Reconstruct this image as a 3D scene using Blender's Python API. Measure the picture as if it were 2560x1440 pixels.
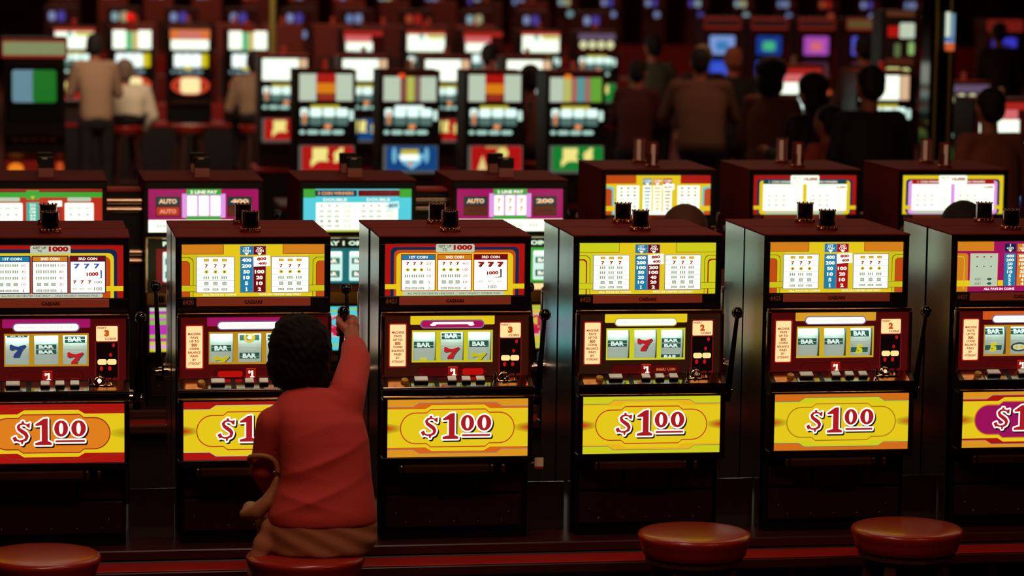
import bpy, bmesh, math, random
import numpy as np
from mathutils import Vector, Matrix, Euler
random.seed(7)
for o_ in list(bpy.data.objects): bpy.data.objects.remove(o_)
S = bpy.context.scene
C = S.collection

# ------------------------------------------------------------------ camera
F_PX, YAW, PITCH, ROLL = 7326.3, .1710, .1145, .0131
CAM = Vector((-1.3446, -8.8616, 2.4685))
def cam_axes():
    cy, sy, cp, sp = math.cos(YAW), math.sin(YAW), math.cos(PITCH), math.sin(PITCH)
    F = Vector((sy*cp, cy*cp, -sp)); r = Vector((cy, -sy, 0)); u = r.cross(F)
    cr, sr = math.cos(ROLL), math.sin(ROLL)
    return r*cr+u*sr, u*cr-r*sr, F
CR, CU, CF = cam_axes()
cam = bpy.data.cameras.new('camera'); co = bpy.data.objects.new('camera', cam); C.objects.link(co)
M = Matrix((CR, CU, -CF)).transposed().to_4x4(); M.translation = CAM; co.matrix_world = M
cam.sensor_width = 36; cam.lens = F_PX/2560*36; cam.clip_end = 300; cam.clip_start = .1
cam.dof.use_dof = True; cam.dof.focus_distance = 8.95; cam.dof.aperture_fstop = 3.5
S.camera = co
S.view_settings.view_transform = 'Standard'; S.view_settings.look = 'None'
S.view_settings.gamma = 1; S.view_settings.use_curve_mapping = False
S.view_settings.exposure = 0.0
def at(px, py, Y):
    "world x, z of the sight line through a pixel where it meets the plane y = Y (used to survey the room)"
    v = CF + CR*((px-1280)/F_PX) - CU*((py-720)/F_PX); t = (Y-CAM.y)/v.y; p = CAM+v*t
    return p.x, p.z
# ------------------------------------------------------------------ world and room lamps
w = bpy.data.worlds.new('world'); S.world = w; w.use_nodes = True
w.node_tree.nodes['Background'].inputs[0].default_value = (.02, .008, .006, 1)
w.node_tree.nodes['Background'].inputs[1].default_value = .3
def area(name, loc, size, power, col, aim=None):
    l = bpy.data.lights.new(name, 'AREA'); l.shape = 'RECTANGLE'; l.size, l.size_y = size; l.energy = power; l.color = col
    o = bpy.data.objects.new(name, l); C.objects.link(o); o.location = loc
    if aim: o.rotation_euler = (Vector(aim)-Vector(loc)).to_track_quat('-Z', 'Y').to_euler()
    return o
WARM = (1, .50, .30)
area('ceiling_lamp', (-.9, -2.7, 3.95), (1.2, .5), 30, WARM, (-.3, -.6, 1.0))
area('ceiling_lamp', (2.2, -3.2, 3.9), (1.2, .5), 15, WARM, (1.5, -.2, .8))
area('ceiling_lamp', (-.2, -.9, 3.9), (.8, .4), 11, (1, .78, .66), (-.45, -.55, 1.1))
area('ceiling_lamp', (.6, 1.6, 3.9), (4, .5), 15, WARM, (.6, 1.2, .5))
area('ceiling_lamp', (.6, 6.0, 3.9), (6, .6), 30, WARM)
area('ceiling_lamp', (-.3, 16.5, 3.9), (3, 1), 130, (1, .72, .52), (-.3, 19.5, 1))
area('ceiling_lamp', (5, 13.5, 3.9), (6, 1), 60, WARM)
area('ceiling_lamp', (4, 26, 3.9), (14, 1.2), 190, (1, .50, .32))
area('ceiling_lamp', (6, 40, 3.9), (18, 1.5), 260, WARM)

# ------------------------------------------------------------------ materials
def lin(c):
    c = c/255.; return c/12.92 if c <= .04045 else ((c+.055)/1.055)**2.4
def L3(c): return (lin(c[0]), lin(c[1]), lin(c[2]), 1)
MC = {}
def em(c, st=1., light=True, base=0):
    k = ('em', c, st, light, base)
    if k in MC: return MC[k]
    m = bpy.data.materials.new('backlit_%d_%d_%d' % c); m.use_nodes = True
    b = m.node_tree.nodes['Principled BSDF']; l = L3(c)
    b.inputs['Base Color'].default_value = (l[0]*.12, l[1]*.12, l[2]*.12, 1); b.inputs['Roughness'].default_value = .12
    b.inputs['Specular IOR Level'].default_value = .35
    if base: b.inputs['Base Color'].default_value = (l[0]*base, l[1]*base, l[2]*base, 1); b.inputs['Roughness'].default_value = .4
    b.inputs['Emission Color'].default_value = l; b.inputs['Emission Strength'].default_value = st
    m.cycles.emission_sampling = 'AUTO' if light else 'NONE'
    MC[k] = m; return m
def pm(name, c, rough=.5, metal=0., spec=.5, bump=0., bscale=80, noise=0., coat=0., stretch=(1, 1, 1)):
    k = ('pm', name)
    if k in MC: return MC[k]
    m = bpy.data.materials.new(name); m.use_nodes = True; nt = m.node_tree
    b = nt.nodes['Principled BSDF']; l = L3(c)
    b.inputs['Base Color'].default_value = l; b.inputs['Roughness'].default_value = rough
    b.inputs['Metallic'].default_value = metal; b.inputs['Specular IOR Level'].default_value = spec
    b.inputs['Coat Weight'].default_value = coat; b.inputs['Coat Roughness'].default_value = .15
    if bump or noise:
        tc = nt.nodes.new('ShaderNodeTexCoord'); mp = nt.nodes.new('ShaderNodeMapping'); n = nt.nodes.new('ShaderNodeTexNoise')
        mp.inputs['Scale'].default_value = stretch
        nt.links.new(tc.outputs['Object'], mp.inputs[0]); nt.links.new(mp.outputs[0], n.inputs['Vector'])
        n.inputs['Scale'].default_value = bscale; n.inputs['Detail'].default_value = 5
        if bump:
            bp = nt.nodes.new('ShaderNodeBump'); bp.inputs['Strength'].default_value = bump; bp.inputs['Distance'].default_value = .004
            nt.links.new(n.outputs[0], bp.inputs['Height']); nt.links.new(bp.outputs[0], b.inputs['Normal'])
        if noise:
            r = nt.nodes.new('ShaderNodeValToRGB'); r.color_ramp.elements[0].position = .3; r.color_ramp.elements[1].position = .7
            r.color_ramp.elements[0].color = (l[0]*(1-noise), l[1]*(1-noise), l[2]*(1-noise), 1)
            r.color_ramp.elements[1].color = (min(1, l[0]*(1+noise)), min(1, l[1]*(1+noise)), min(1, l[2]*(1+noise)), 1)
            nt.links.new(n.outputs[0], r.inputs[0]); nt.links.new(r.outputs[0], b.inputs['Base Color'])
    MC[k] = m; return m
BLACK = pm('black_lacquer', (14, 13, 12), .35, spec=.3)
FRAME = pm('dark_frame_metal', (30, 18, 15), .32, metal=.6)
LAMI = pm('red_brown_laminate', (112, 30, 24), .6, spec=.12, bump=.1, bscale=30, noise=.2, stretch=(1, 12, 1))
STEEL = pm('brushed_steel', (212, 216, 208), .2, metal=1, bump=.03, bscale=60, stretch=(20, 20, 1))
CHROME = pm('polished_chrome', (205, 190, 170), .12, metal=1)
BRASS = pm('warm_chrome_trim', (190, 140, 95), .16, metal=1)
DECK = pm('chrome_deck', (200, 205, 205), .1, metal=1)
DARK = pm('dark_brown_panel', (52, 26, 20), .33, metal=.4, bump=.05, bscale=40)
TRAY = pm('coin_tray_metal', (120, 85, 60), .3, metal=.9, bump=.2, bscale=25)
VINYL = pm('oxblood_vinyl', (158, 38, 24), .3, spec=.4, bump=.1, bscale=110, coat=.3)
WOOD = pm('dark_wood', (70, 30, 22), .5, noise=.3, bscale=12, stretch=(8, 8, 1))
KNOB = pm('black_ball_knob', (10, 9, 9), .12, spec=.7)
BTN = pm('grey_button_plastic', (232, 234, 222), .3)
BTNY = pm('amber_button_plastic', (190, 140, 40), .25)
CARPET = pm('red_casino_carpet', (70, 14, 12), .95, bump=.5, bscale=200, noise=.35)
CEIL = pm('dark_ceiling_paint', (30, 16, 14), .9)
PLATE = pm('brown_name_plate', (205, 100, 76), .5)
REDL = pm('red_laminate_ledge', (178, 30, 22), .45, bump=.05, bscale=20)
def glassy(name, c, mixf=.75, dif=.09):
    k = ('gl', name)
    if k in MC: return MC[k]
    m = bpy.data.materials.new(name); m.use_nodes = True; nt = m.node_tree
    out = nt.nodes['Material Output']; tr = nt.nodes.new('ShaderNodeBsdfTransparent'); tr.inputs[0].default_value = L3(c)
    g = nt.nodes.new('ShaderNodeBsdfGlossy'); g.inputs['Roughness'].default_value = .03
    f = nt.nodes.new('ShaderNodeLayerWeight'); f.inputs[0].default_value = mixf
    mx = nt.nodes.new('ShaderNodeMixShader'); nt.links.new(f.outputs['Facing'], mx.inputs[0])
    df = nt.nodes.new('ShaderNodeBsdfDiffuse'); df.inputs[0].default_value = L3((225, 130, 115)); m2 = nt.nodes.new('ShaderNodeMixShader'); m2.inputs[0].default_value = dif
    nt.links.new(tr.outputs[0], m2.inputs[1]); nt.links.new(df.outputs[0], m2.inputs[2]); nt.links.new(m2.outputs[0], mx.inputs[1]); nt.links.new(g.outputs[0], mx.inputs[2]); nt.links.new(mx.outputs[0], out.inputs[0])
    MC[k] = m; return m
TUBEC = glassy('smoke_clear_plastic', (225, 225, 220), .3, 0.)
TUBE = glassy('clear_tube_plastic', (240, 205, 198), .22)

# ------------------------------------------------------------------ object helpers
def empty(name, loc=(0, 0, 0), rz=0, parent=None):
    o = bpy.data.objects.new(name, None); C.objects.link(o); o.location = loc; o.rotation_euler = (0, 0, rz)
    o.empty_display_size = .1
    if parent: o.parent = parent
    return o
def tag(o, label=None, cat=None, group=None, kind=None):
    if label: o['label'] = label
    if cat: o['category'] = cat
    if group: o['group'] = group
    if kind: o['kind'] = kind
    return o
def mesh_obj(name, me, mats, parent=None, smooth=False):
    o = bpy.data.objects.new(name, me); C.objects.link(o)
    for m in (mats if isinstance(mats, (list, tuple)) else [mats]): me.materials.append(m)
    if parent: o.parent = parent
    if smooth: me.polygons.foreach_set('use_smooth', [True]*len(me.polygons))
    return o
def children(o): return [c for c in bpy.data.objects if c.parent == o]
def copy_tree(o, parent=None):
    c = o.copy(); C.objects.link(c); c.parent = parent
    for ch in children(o): copy_tree(ch, c)
    return c
class MB:
    "collects shapes into one bmesh"
    def __init__(s): s.bm = bmesh.new(); s.mi = 0
    def _add(s, t, M4):
        for f in t.faces: f.material_index = s.mi
        t.transform(M4); me = bpy.data.meshes.new('t'); t.to_mesh(me); t.free(); s.bm.from_mesh(me); bpy.data.meshes.remove(me); return s
    def box(s, x0, x1, y0, y1, z0, z1, bev=.002, rot=None, seg=1):
        t = bmesh.new(); bmesh.ops.create_cube(t, size=1)
        bmesh.ops.scale(t, vec=(abs(x1-x0), abs(y1-y0), abs(z1-z0)), verts=t.verts)
        if bev: bmesh.ops.bevel(t, geom=list(t.edges), offset=min(bev, .45*min(abs(x1-x0), abs(y1-y0), abs(z1-z0))), segments=seg, affect='EDGES', profile=.5)
        Mx = Matrix.Translation(((x0+x1)/2, (y0+y1)/2, (z0+z1)/2))
        if rot: Mx = Mx @ Euler(rot).to_matrix().to_4x4()
        return s._add(t, Mx)
    def prism(s, pts, x0, x1, axis='x'):
        "profile pts (y,z) extruded from x0 to x1"
        t = bmesh.new(); a = [t.verts.new((x0, p[0], p[1])) for p in pts]; b = [t.verts.new((x1, p[0], p[1])) for p in pts]
        n = len(pts); t.faces.new(a[::-1]); t.faces.new(b)
        for i in range(n): t.faces.new((a[i], a[(i+1) % n], b[(i+1) % n], b[i]))
        bmesh.ops.recalc_face_normals(t, faces=t.faces); return s._add(t, Matrix())
    def lathe(s, prof, loc=(0, 0, 0), seg=32, rot=None):
        "prof = (r,z) from bottom to top"
        t = bmesh.new(); rings = []
        for r, z in prof:
            if r <= 1e-6: rings.append([t.verts.new((0, 0, z))])
            else: rings.append([t.verts.new((r*math.cos(2*math.pi*i/seg), r*math.sin(2*math.pi*i/seg), z)) for i in range(seg)])
        for A, B in zip(rings, rings[1:]):
            for i in range(seg):
                j = (i+1) % seg
                if len(A) == 1 and len(B) == 1: continue
                if len(A) == 1: t.faces.new((A[0], B[j], B[i]))
                elif len(B) == 1: t.faces.new((A[i], A[j], B[0]))
                else: t.faces.new((A[i], A[j], B[j], B[i]))
        for R_ in (rings[0], rings[-1]):
            if len(R_) > 1:
                try: t.faces.new(R_)
                except ValueError: pass
        bmesh.ops.recalc_face_normals(t, faces=t.faces)
        Mx = Matrix.Translation(loc)
        if rot: Mx = Mx @ Euler(rot).to_matrix().to_4x4()
        return s._add(t, Mx)
    def sph(s, c, r, seg=16, sc=(1, 1, 1)):
        t = bmesh.new(); bmesh.ops.create_uvsphere(t, u_segments=seg, v_segments=max(6, seg//2), radius=r)
        bmesh.ops.scale(t, vec=sc, verts=t.verts); return s._add(t, Matrix.Translation(c))
    def tube(s, p0, p1, r0, r1=None, seg=12):
        p0, p1 = Vector(p0), Vector(p1); r1 = r0 if r1 is None else r1; d = p1-p0
        t = bmesh.new(); bmesh.ops.create_cone(t, cap_ends=True, segments=seg, radius1=r0, radius2=r1, depth=d.length)
        return s._add(t, Matrix.Translation((p0+p1)/2) @ d.to_track_quat('Z', 'Y').to_matrix().to_4x4())
    def build(s, name, mats, parent=None, smooth=False, autos=True):
        me = bpy.data.meshes.new(name); s.bm.to_mesh(me); s.bm.free()
        o = mesh_obj(name, me, mats, parent)
        if smooth:
            me.polygons.foreach_set('use_smooth', [True]*len(me.polygons))
            if autos: me.set_sharp_from_angle(angle=math.radians(40))
        return o

# ------------------------------------------------------------------ flat printed artwork: thin stacked sheets inside one mesh
TX = {}
def glyphs(s, bold=.0):
    k = (s, bold)
    if k in TX: return TX[k]
    c = bpy.data.curves.new('t', 'FONT'); c.body = s; c.size = 1; c.offset = bold; c.resolution_u = 2; c.align_x = 'LEFT'
    o = bpy.data.objects.new('t', c); C.objects.link(o)
    me = bpy.data.meshes.new_from_object(o.evaluated_get(bpy.context.evaluated_depsgraph_get()))
    V = np.array([v.co[:2] for v in me.vertices]) if len(me.vertices) else np.zeros((0, 2))
    P = [tuple(p.vertices) for p in me.polygons]
    bpy.data.objects.remove(o); bpy.data.curves.remove(c); bpy.data.meshes.remove(me)
    if len(V):
        mn, mx = V.min(0), V.max(0); V = (V-mn)/np.maximum(mx-mn, 1e-6); asp = (mx-mn)[0]/max((mx-mn)[1], 1e-6)
    else: asp = 1
    TX[k] = (V, P, asp); return TX[k]
class Art:
    STEP = .0004
    def __init__(s): s.v = []; s.f = []; s.m = []; s.mats = []; s.layer = 0
    def mi(s, m):
        if m not in s.mats: s.mats.append(m)
        return s.mats.index(m)
    def up(s, n=1): s.layer += n; return s
    def poly(s, pts, m, ly=None):
        ly = s.layer if ly is None else ly; n = len(s.v)
        s.v += [(x, y, ly) for x, y in pts]; s.f.append(tuple(range(n, n+len(pts)))); s.m.append(s.mi(m)); return s
    def rect(s, x0, y0, x1, y1, m, ly=None): return s.poly([(x0, y0), (x0, y1), (x1, y1), (x1, y0)], m, ly)
    def rr(s, x0, y0, x1, y1, r, m, ly=None, n=5):
        p = []
        for cx, cy, a in ((x1-r, y0+r, -90), (x1-r, y1-r, 0), (x0+r, y1-r, 90), (x0+r, y0+r, 180)):
            for i in range(n+1):
                t = math.radians(a+90*i/n); p.append((cx+r*math.cos(t), cy+r*math.sin(t)))
        return s.poly(p[::-1], m, ly)
    def ell(s, cx, cy, rx, ry, m, ly=None, n=20):
        return s.poly([(cx+rx*math.cos(-2*math.pi*i/n), cy+ry*math.sin(-2*math.pi*i/n)) for i in range(n)], m, ly)
    def text(s, t, cx, cy, h, m, wd=None, bold=.02, ly=None, rot=0):
        if t == '1':
            ly = s.layer if ly is None else ly; k = h/10
            for p in ([(-1.3, -5), (1.5, -5), (1.5, 5), (-1.3, 5)], [(-3.4, -2.6), (-1.2, -5), (-1.2, -2.2)], [(-3, 3.6), (3.2, 3.6), (3.2, 5), (-3, 5)]): s.poly([(cx+x*k, cy+y*k) for x, y in p][::-1], m, ly)
            return s
        V, P, asp = glyphs(t, bold)
        if not len(V): return s
        wd = h*asp if wd is None else wd; ly = s.layer if ly is None else ly; n = len(s.v); ca, sa = math.cos(rot), math.sin(rot)
        for a, b in V:
            x, y = (a-.5)*wd, (.5-b)*h; s.v.append((cx+x*ca-y*sa, cy+x*sa+y*ca, ly))
        k = s.mi(m)
        for p in P: s.f.append(tuple(i+n for i in p)); s.m.append(k)
        return s
    def line(s, pts, wd, m, ly=None):
        for (x0, y0), (x1, y1) in zip(pts, pts[1:]):
            L = math.hypot(x1-x0, y1-y0) or 1; nx, ny = -(y1-y0)/L*wd/2, (x1-x0)/L*wd/2
            s.poly([(x0+nx, y0+ny), (x1+nx, y1+ny), (x1-nx, y1-ny), (x0-nx, y0-ny)], m, ly)
        return s
    def build(s, name, fn, parent=None, curved=False):
        me = bpy.data.meshes.new(name)
        me.from_pydata([fn(x, y, l*s.STEP) for x, y, l in s.v], [], s.f)
        for m in s.mats: me.materials.append(m)
        me.polygons.foreach_set('material_index', s.m); me.update()
        o = bpy.data.objects.new(name, me); C.objects.link(o)
        if parent: o.parent = parent
        return o
def flat(x0, ztop, sx, sz, Y):
    return lambda x, y, h: (x0+x*sx, Y-h, ztop-y*sz)

# palette (what shines through the printed glass)
def T(c, st=1.): return em(c, st, False)
WHT = em((236, 248, 226), 1.35); WHTd = em((205, 222, 196), .8); CREAM = em((255, 214, 150), 1.15)
YEL = em((226, 198, 26), 1.0); YELg = em((205, 196, 24), .95); ORG = em((214, 130, 28), .95); ORR = em((200, 78, 22), .9)
RED = em((176, 22, 16), .9); DRED = em((120, 18, 20), .8); BLU = em((30, 130, 170), .95); NAVY = em((22, 44, 84), .8)
MAG = em((166, 22, 96), .9); GRN = em((60, 165, 50), 1.0); CYA = em((80, 200, 215), 1.05); LIL = em((214, 150, 220), 1.1)
tRED = T((165, 24, 22)); tDRK = T((60, 52, 40), .8); tGRY = T((150, 160, 140)); tWHT = T((250, 244, 230), 1.1); tYEL = T((205, 190, 40)); tORG = T((220, 140, 40)); tBLU = T((60, 90, 170))
tGRN = T((40, 90, 70)); tNAVY = T((20, 40, 90)); tBRN = T((110, 60, 30)); tLINE = T((120, 110, 150))

def icons(a, x0, x1, ys, kinds, big=1.):
    for y, k in zip(ys, kinds):
        for i in range(3):
            cx = x0+(x1-x0)*(i+.5)/3
            if k == 'crown': a.rect(cx-6*big, y-3.2, cx+6*big, y+3.2, tORG); a.rect(cx-4*big, y-2, cx+4*big, y+2.6, tYEL, a.layer+1)
            elif k == '7': a.text('7', cx, y, 8.5*big, tRED, 7.5*big, .05)
            elif k == '7b': a.text('7', cx, y, 12*big, tBLU, 14*big, .05)
            elif k == '7r': a.text('7', cx, y, 12*big, tRED, 15*big, .05); a.text('7', cx+1.5, y+1.5, 12*big, tDRK, 15*big, .05, a.layer-.4)
            elif k == 'lemon': a.ell(cx, y, 4.6*big, 4*big, tYEL); a.ell(cx, y, 1.8, 1.6, tDRK, a.layer+1)
            elif k == 'bars':
                for q in range(3): a.rect(cx-7+q*5, y-3.4, cx-4+q*5, y+3.4, tGRY)
            elif k == 'bar': a.rect(cx-7, y-2.6, cx+7, y+2.6, tGRY); a.text('BAR', cx, y, 3, tWHT, 10, .02, a.layer+1)
            elif k == 'box': a.rect(cx-5, y-4, cx+5, y+4, tGRY); a.rect(cx-3.4, y-2.6, cx+3.4, y+2.6, WHTd, a.layer+1)
            elif k == 'any': a.text('ANY', cx, y, 5, tBRN, 11, .0)
            elif k == 'bell': a.ell(cx, y, 5.5, 3.2, tGRN); a.ell(cx, y, 3, 1.6, tRED, a.layer+1)
# ---- upper glass, 340 x 126 units
def top_two_coin(corner=ORG, side=ORR, band=YELg, tube=None, blue=('400', '200', '50', '10', '5', '1'), red=('', '', '100', '20', '10', '2'), base=YEL, head2=DRED):
    a = Art(); a.rect(0, 0, 340, 126, base); a.up()
    a.rr(0, 0, 100, 24, 3, tBRN); a.rr(240, 0, 340, 24, 3, tBRN); a.rect(0, 25, 40, 118, band); a.rect(300, 25, 340, 118, band); a.up()
    a.rr(0, 0, 99, 23, 3, corner); a.rr(241, 0, 340, 23, 3, corner)
    for sx in (0, 1):
        f = (lambda x: x) if not sx else (lambda x: 340-x)
        for k, m in ((0, tBRN), (1.2, band)):
            pts = [(0, 31+k), (19-k, 31+k), (26-k, 36+k), (28-k, 42+k), (28-k, 126), (0, 126)]
            a.poly([(f(x), y) for x, y in pts][::(1 if sx else -1)], m, a.layer+k*.5)
        pts = [(0, 40), (13, 40), (19, 44), (20, 50), (20, 126), (0, 126)]
        a.poly([(f(x), y) for x, y in pts][::(1 if sx else -1)], tube or tBRN, a.layer+1.4)
        k = 3 if tube else 1
        pts = [(0, 40+k), (13-k, 40+k), (19-k, 44+k), (20-k, 50+k), (20-k, 126), (0, 126)]
        a.poly([(f(x), y) for x, y in pts][::(1 if sx else -1)], side, a.layer+2)
        a.rect(f(0), 98, f(36), 114, tBRN, a.layer+2.4); a.rect(f(0), 99, f(36), 113, band, a.layer+2.8)
    a.up(4)
    for x0 in (36, 214):
        a.rect(x0-1.5, 29.5, x0+89.5, 116.5, tLINE); a.rect(x0, 31, x0+88, 115, WHT, a.layer+.5)
        a.up(1); n = len(blue)
        ys = [31+84*(i+.5)/n for i in range(n)]
        kinds = ['crown', '7', 'lemon', 'bars', 'box', 'bar'] if n == 6 else ['crown', '7', 'bars', 'bars', 'bars', 'box', 'bar']
        icons(a, x0+12, x0+76, ys, kinds)
        for y in ys[1:]: a.rect(x0, y-84/n/2-.3, x0+88, y-84/n/2+.3, tGRY)
        a.up(-1)
    for x0, m, hd, t, col in ((140, BLU, '1', 'ST', blue), (171, head2, '2', 'ND', red)):
        a.rect(x0-1.5, 4, x0+29.5, 25.5, tLINE); a.rect(x0, 5, x0+28, 24.5, m, a.layer+.5)
        a.text(hd+t, x0+14, 9.5, 6, tWHT, 14, .02, a.layer+1); a.text('COIN', x0+14, 16, 6, tWHT, 19, .03, a.layer+1)
        a.poly([(x0+8, 20), (x0+14, 27), (x0+20, 20)], tWHT, a.layer+1)
        a.rect(x0-1.5, 29.5, x0+29.5, 116.5, tLINE); a.rect(x0, 31, x0+28, 115, m, a.layer+.5)
        n = len(col)
        for i, q in enumerate(col):
            if q: a.text(q, x0+14, 31+84*(i+.5)/n, 9.2 if n == 6 else 8.4, tWHT, 7.4*len(q)+1, .05, a.layer+1)
    a.up(2); a.poly([(170, 30), (171, 54), (210, 52), (209, 27)], WHT)
    a.text('800', 190, 35, 7.5, tRED, 22, .05, a.layer+1, -.05); a.text('400', 192, 46, 7, tRED, 20, .05, a.layer+1, -.05)
    a.text('ALL PAYS IN COINS', 90, 121, 4.4, tWHT, 80, .02); a.text('PAYS ON CENTER LINE ONLY', 235, 121, 4.4, tWHT, 100, .02)
    return a
def top_three_panel(v):
    a = Art(); a.rect(0, 0, 340, 126, RED); a.up()
    bands = [(14, 8, NAVY), (22, 15, ORR), (28, 22, YEL)] if v == 3 else [(-20, 10, NAVY), (-20, 19, YEL), (-20, 27, ORR)]
    if v == 3:
        for x, y, m in bands: a.rr(x, y, 340-x, 150, 12, m); a.up()
    else:
        for (x, y, m), xr in zip(bands, (14, 22, 30)): a.rr(xr, y, 340-xr, 150, 14, m); a.up()
    # everything stays inside the glass: mask by the bezel below
    a.rect(0, 98, 40, 110, YEL); a.rect(300, 98, 340, 110, YEL); a.up()
    hd = (BLU, ORG, DRED)
    for i, (x0, t) in enumerate(((41, '1ST COIN'), (129, '2ND COIN'), (217, '3RD COIN'))):
        a.rect(x0-2, 25, x0+82, 115, tNAVY if v == 1 else tRED); a.rect(x0, 27, x0+80, 38, hd[i], a.layer+1)
        a.text(t, x0+40, 32.5, 6.5, tWHT, 44, .03, a.layer+2); a.rect(x0, 39.5, x0+80, 113, WHT, a.layer+1)
    a.up(2)
    cols = [('200', '50', '10', '5', '2'), ('400', '100', '20', '10', '4')] if v == 3 else [('60', '40', '20', '10', '1'), ('120', '80', '40', '20', '2')]
    for x0, cl in zip((41, 129), cols):
        ys = [48+i*15 for i in range(5)]
        icons(a, x0+6, x0+56, ys, ['7', 'lemon', 'bars', 'box', 'bar'] if v == 3 else ['bars', 'bars', 'bars', 'box', 'bar'])
        for y, q in zip(ys, cl): a.text(q, x0+66, y, 6, tRED, 5*len(q), .0)
    if v == 3:
        icons(a, 222, 292, [50], ['7r']); a.rect(244, 62, 284, 82, tDRK); a.poly([(242, 61), (243, 83), (281, 80), (280, 59)], WHT, a.layer+1)
        a.text('1000', 262, 71, 9, tRED, 28, .05, a.layer+2, -.05); icons(a, 222, 290, [92], ['any']); a.text('100', 262, 105, 8, tDRK, 20, .0)
    else:
        icons(a, 220, 290, [50], ['7b']); a.rect(250, 60, 290, 79, tBLU); a.poly([(247, 59), (248, 80), (287, 78), (286, 57)], WHT, a.layer+1)
        a.text('1000', 268, 69, 9, tRED, 28, .05, a.layer+2, -.05); icons(a, 218, 270, [88], ['7']); a.text('100', 281, 88, 7, tDRK, 17, .0)
        icons(a, 218, 270, [104], ['any']); a.text('100', 281, 104, 8, tDRK, 19, .0)
    a.up(); a.rr(123, 1, 217, 21, 4, WHTd); a.text('GET UP', 145, 6, 6, tBRN, 32, .03, a.layer+1); a.text('TO', 145, 14, 6, tBRN, 11, .03, a.layer+1)
    a.text('1000', 189, 9, 13, tRED, 46, .06, a.layer+1)
    a.rr(44, 115.5, 292, 125, 4, WHTd); a.text('ALL PAYS ON CENTER LINE ONLY  -  ONLY HIGHEST WINNER PAID', 168, 120.5, 4.6, tDRK, 225, .0, a.layer+1)
    return a
def top_magenta():
    a = Art(); a.rect(0, 0, 340, 126, MAG); a.up(); a.rect(0, 0, 96, 24, ORG); a.rect(244, 0, 340, 24, ORG)
    a.rr(-6, 30, 30, 150, 8, ORG); a.rr(310, 30, 346, 150, 8, ORG); a.line([(0, 38), (16, 38), (20, 42), (20, 120)], 2, tYEL, a.layer+1)
    a.rect(0, 98, 340, 113, YEL, a.layer+.5); a.up(); a.rect(40, 98, 300, 113, MAG); a.rect(108, 98, 122, 112, YEL, a.layer+.5); a.up()
    for x0 in (36, 226):
        a.rect(x0-1, 30, x0+71, 113, tYEL); a.rect(x0, 31, x0+70, 112, WHTd, a.layer+.5)
        icons(a, x0+8, x0+62, [39, 51, 63, 75, 85], ['bell', '7', 'lemon', 'bars', 'box'])
        a.up(); a.text('ANY', x0+20, 95, 6, tBRN, 17, 0); a.text('ANY', x0+20, 106, 6, tBRN, 17, 0); a.ell(x0+50, 95, 6, 3.2, tGRN); a.ell(x0+50, 106, 6, 3.2, tGRN); a.up(-1)
    for x0, m, t, col in ((124, BLU, '1', ('400', '200', '50', '20', '10', '5', '2', '2')), (157, ORG, '2', ('800', '400', '100', '40', '20', '10', '4', '4')), (190, RED, '3', ('1200', '600', '150', '60', '30', '15', '6', '6'))):
        a.rect(x0, 6, x0+29, 26, m if m is not BLU else NAVY); a.text(t, x0+14, 10, 6, tWHT, 4, .02, a.layer+1); a.text('COIN', x0+14, 17, 5.5, tWHT, 18, .02, a.layer+1)
        a.poly([(x0+9, 21), (x0+14, 27), (x0+20, 21)], tWHT, a.layer+1); a.rect(x0, 31, x0+29, 112, m)
        for i, q in enumerate(col): a.text(q, x0+14.5, 37+i*10, 7.6, tWHT, 6.5*len(q)+1, .04, a.layer+1)
    a.text('ALL PAYS IN COINS', 112, 119.5, 6, tWHT, 80, .03); a.text('ONLY HIGHEST WINNER PAID', 240, 119.5, 6, tWHT, 100, .03)
    return a
def top_three_column():
    a = Art(); a.rect(0, 0, 340, 126, YEL); a.up(); a.rect(0, 0, 98, 27, ORR); a.rect(242, 0, 340, 27, RED)
    for f in (lambda x: x, lambda x: 340-x):
        for k, m in ((0, CYA), (6, ORR)):
            pts = [(0, 36+k), (18-k, 36+k), (26-k, 42+k), (27-k, 150), (0, 150)]
            a.poly([(f(x), min(126, y)) for x, y in pts], m, a.layer+k*.2)
        a.rect(f(0), 98, f(33), 114, YEL, a.layer+1.5)
    a.up(2)
    for x0 in (36, 233): a.rect(x0, 33, x0+72, 124, WHT); icons(a, x0+4, x0+68, [41, 53, 64, 76, 88, 100, 112], ['bell', 'lemon', 'bell', 'bars', 'bars', 'box', 'bar'])
    for x0, m, t in ((120, BLU, tBLU), (153, ORG, tORG), (186, RED, tRED)):
        a.rect(x0, 10, x0+28, 30, m); a.text('COIN', x0+14, 18, 9, tWHT, 24, .03, a.layer+1); a.poly([(x0+6, 24), (x0+14, 34), (x0+22, 24)], tWHT, a.layer+1)
        a.rect(x0, 33, x0+28, 124, WHT)
        for i in range(8): a.text(('2', '5', '10', '20', '50', '100', '200', '400')[7-i], x0+14, 41+i*11, 7, t, 22-i*1.6, .04, a.layer+1)
    a.up(2); a.poly([(184, 29), (185, 49), (222, 46), (221, 27)], WHT); a.text('PLAY', 203, 38, 8, tRED, 27, .04, a.layer+1, -.05)
    a.rr(140, 117, 230, 126, 3, WHT); return a
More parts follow.
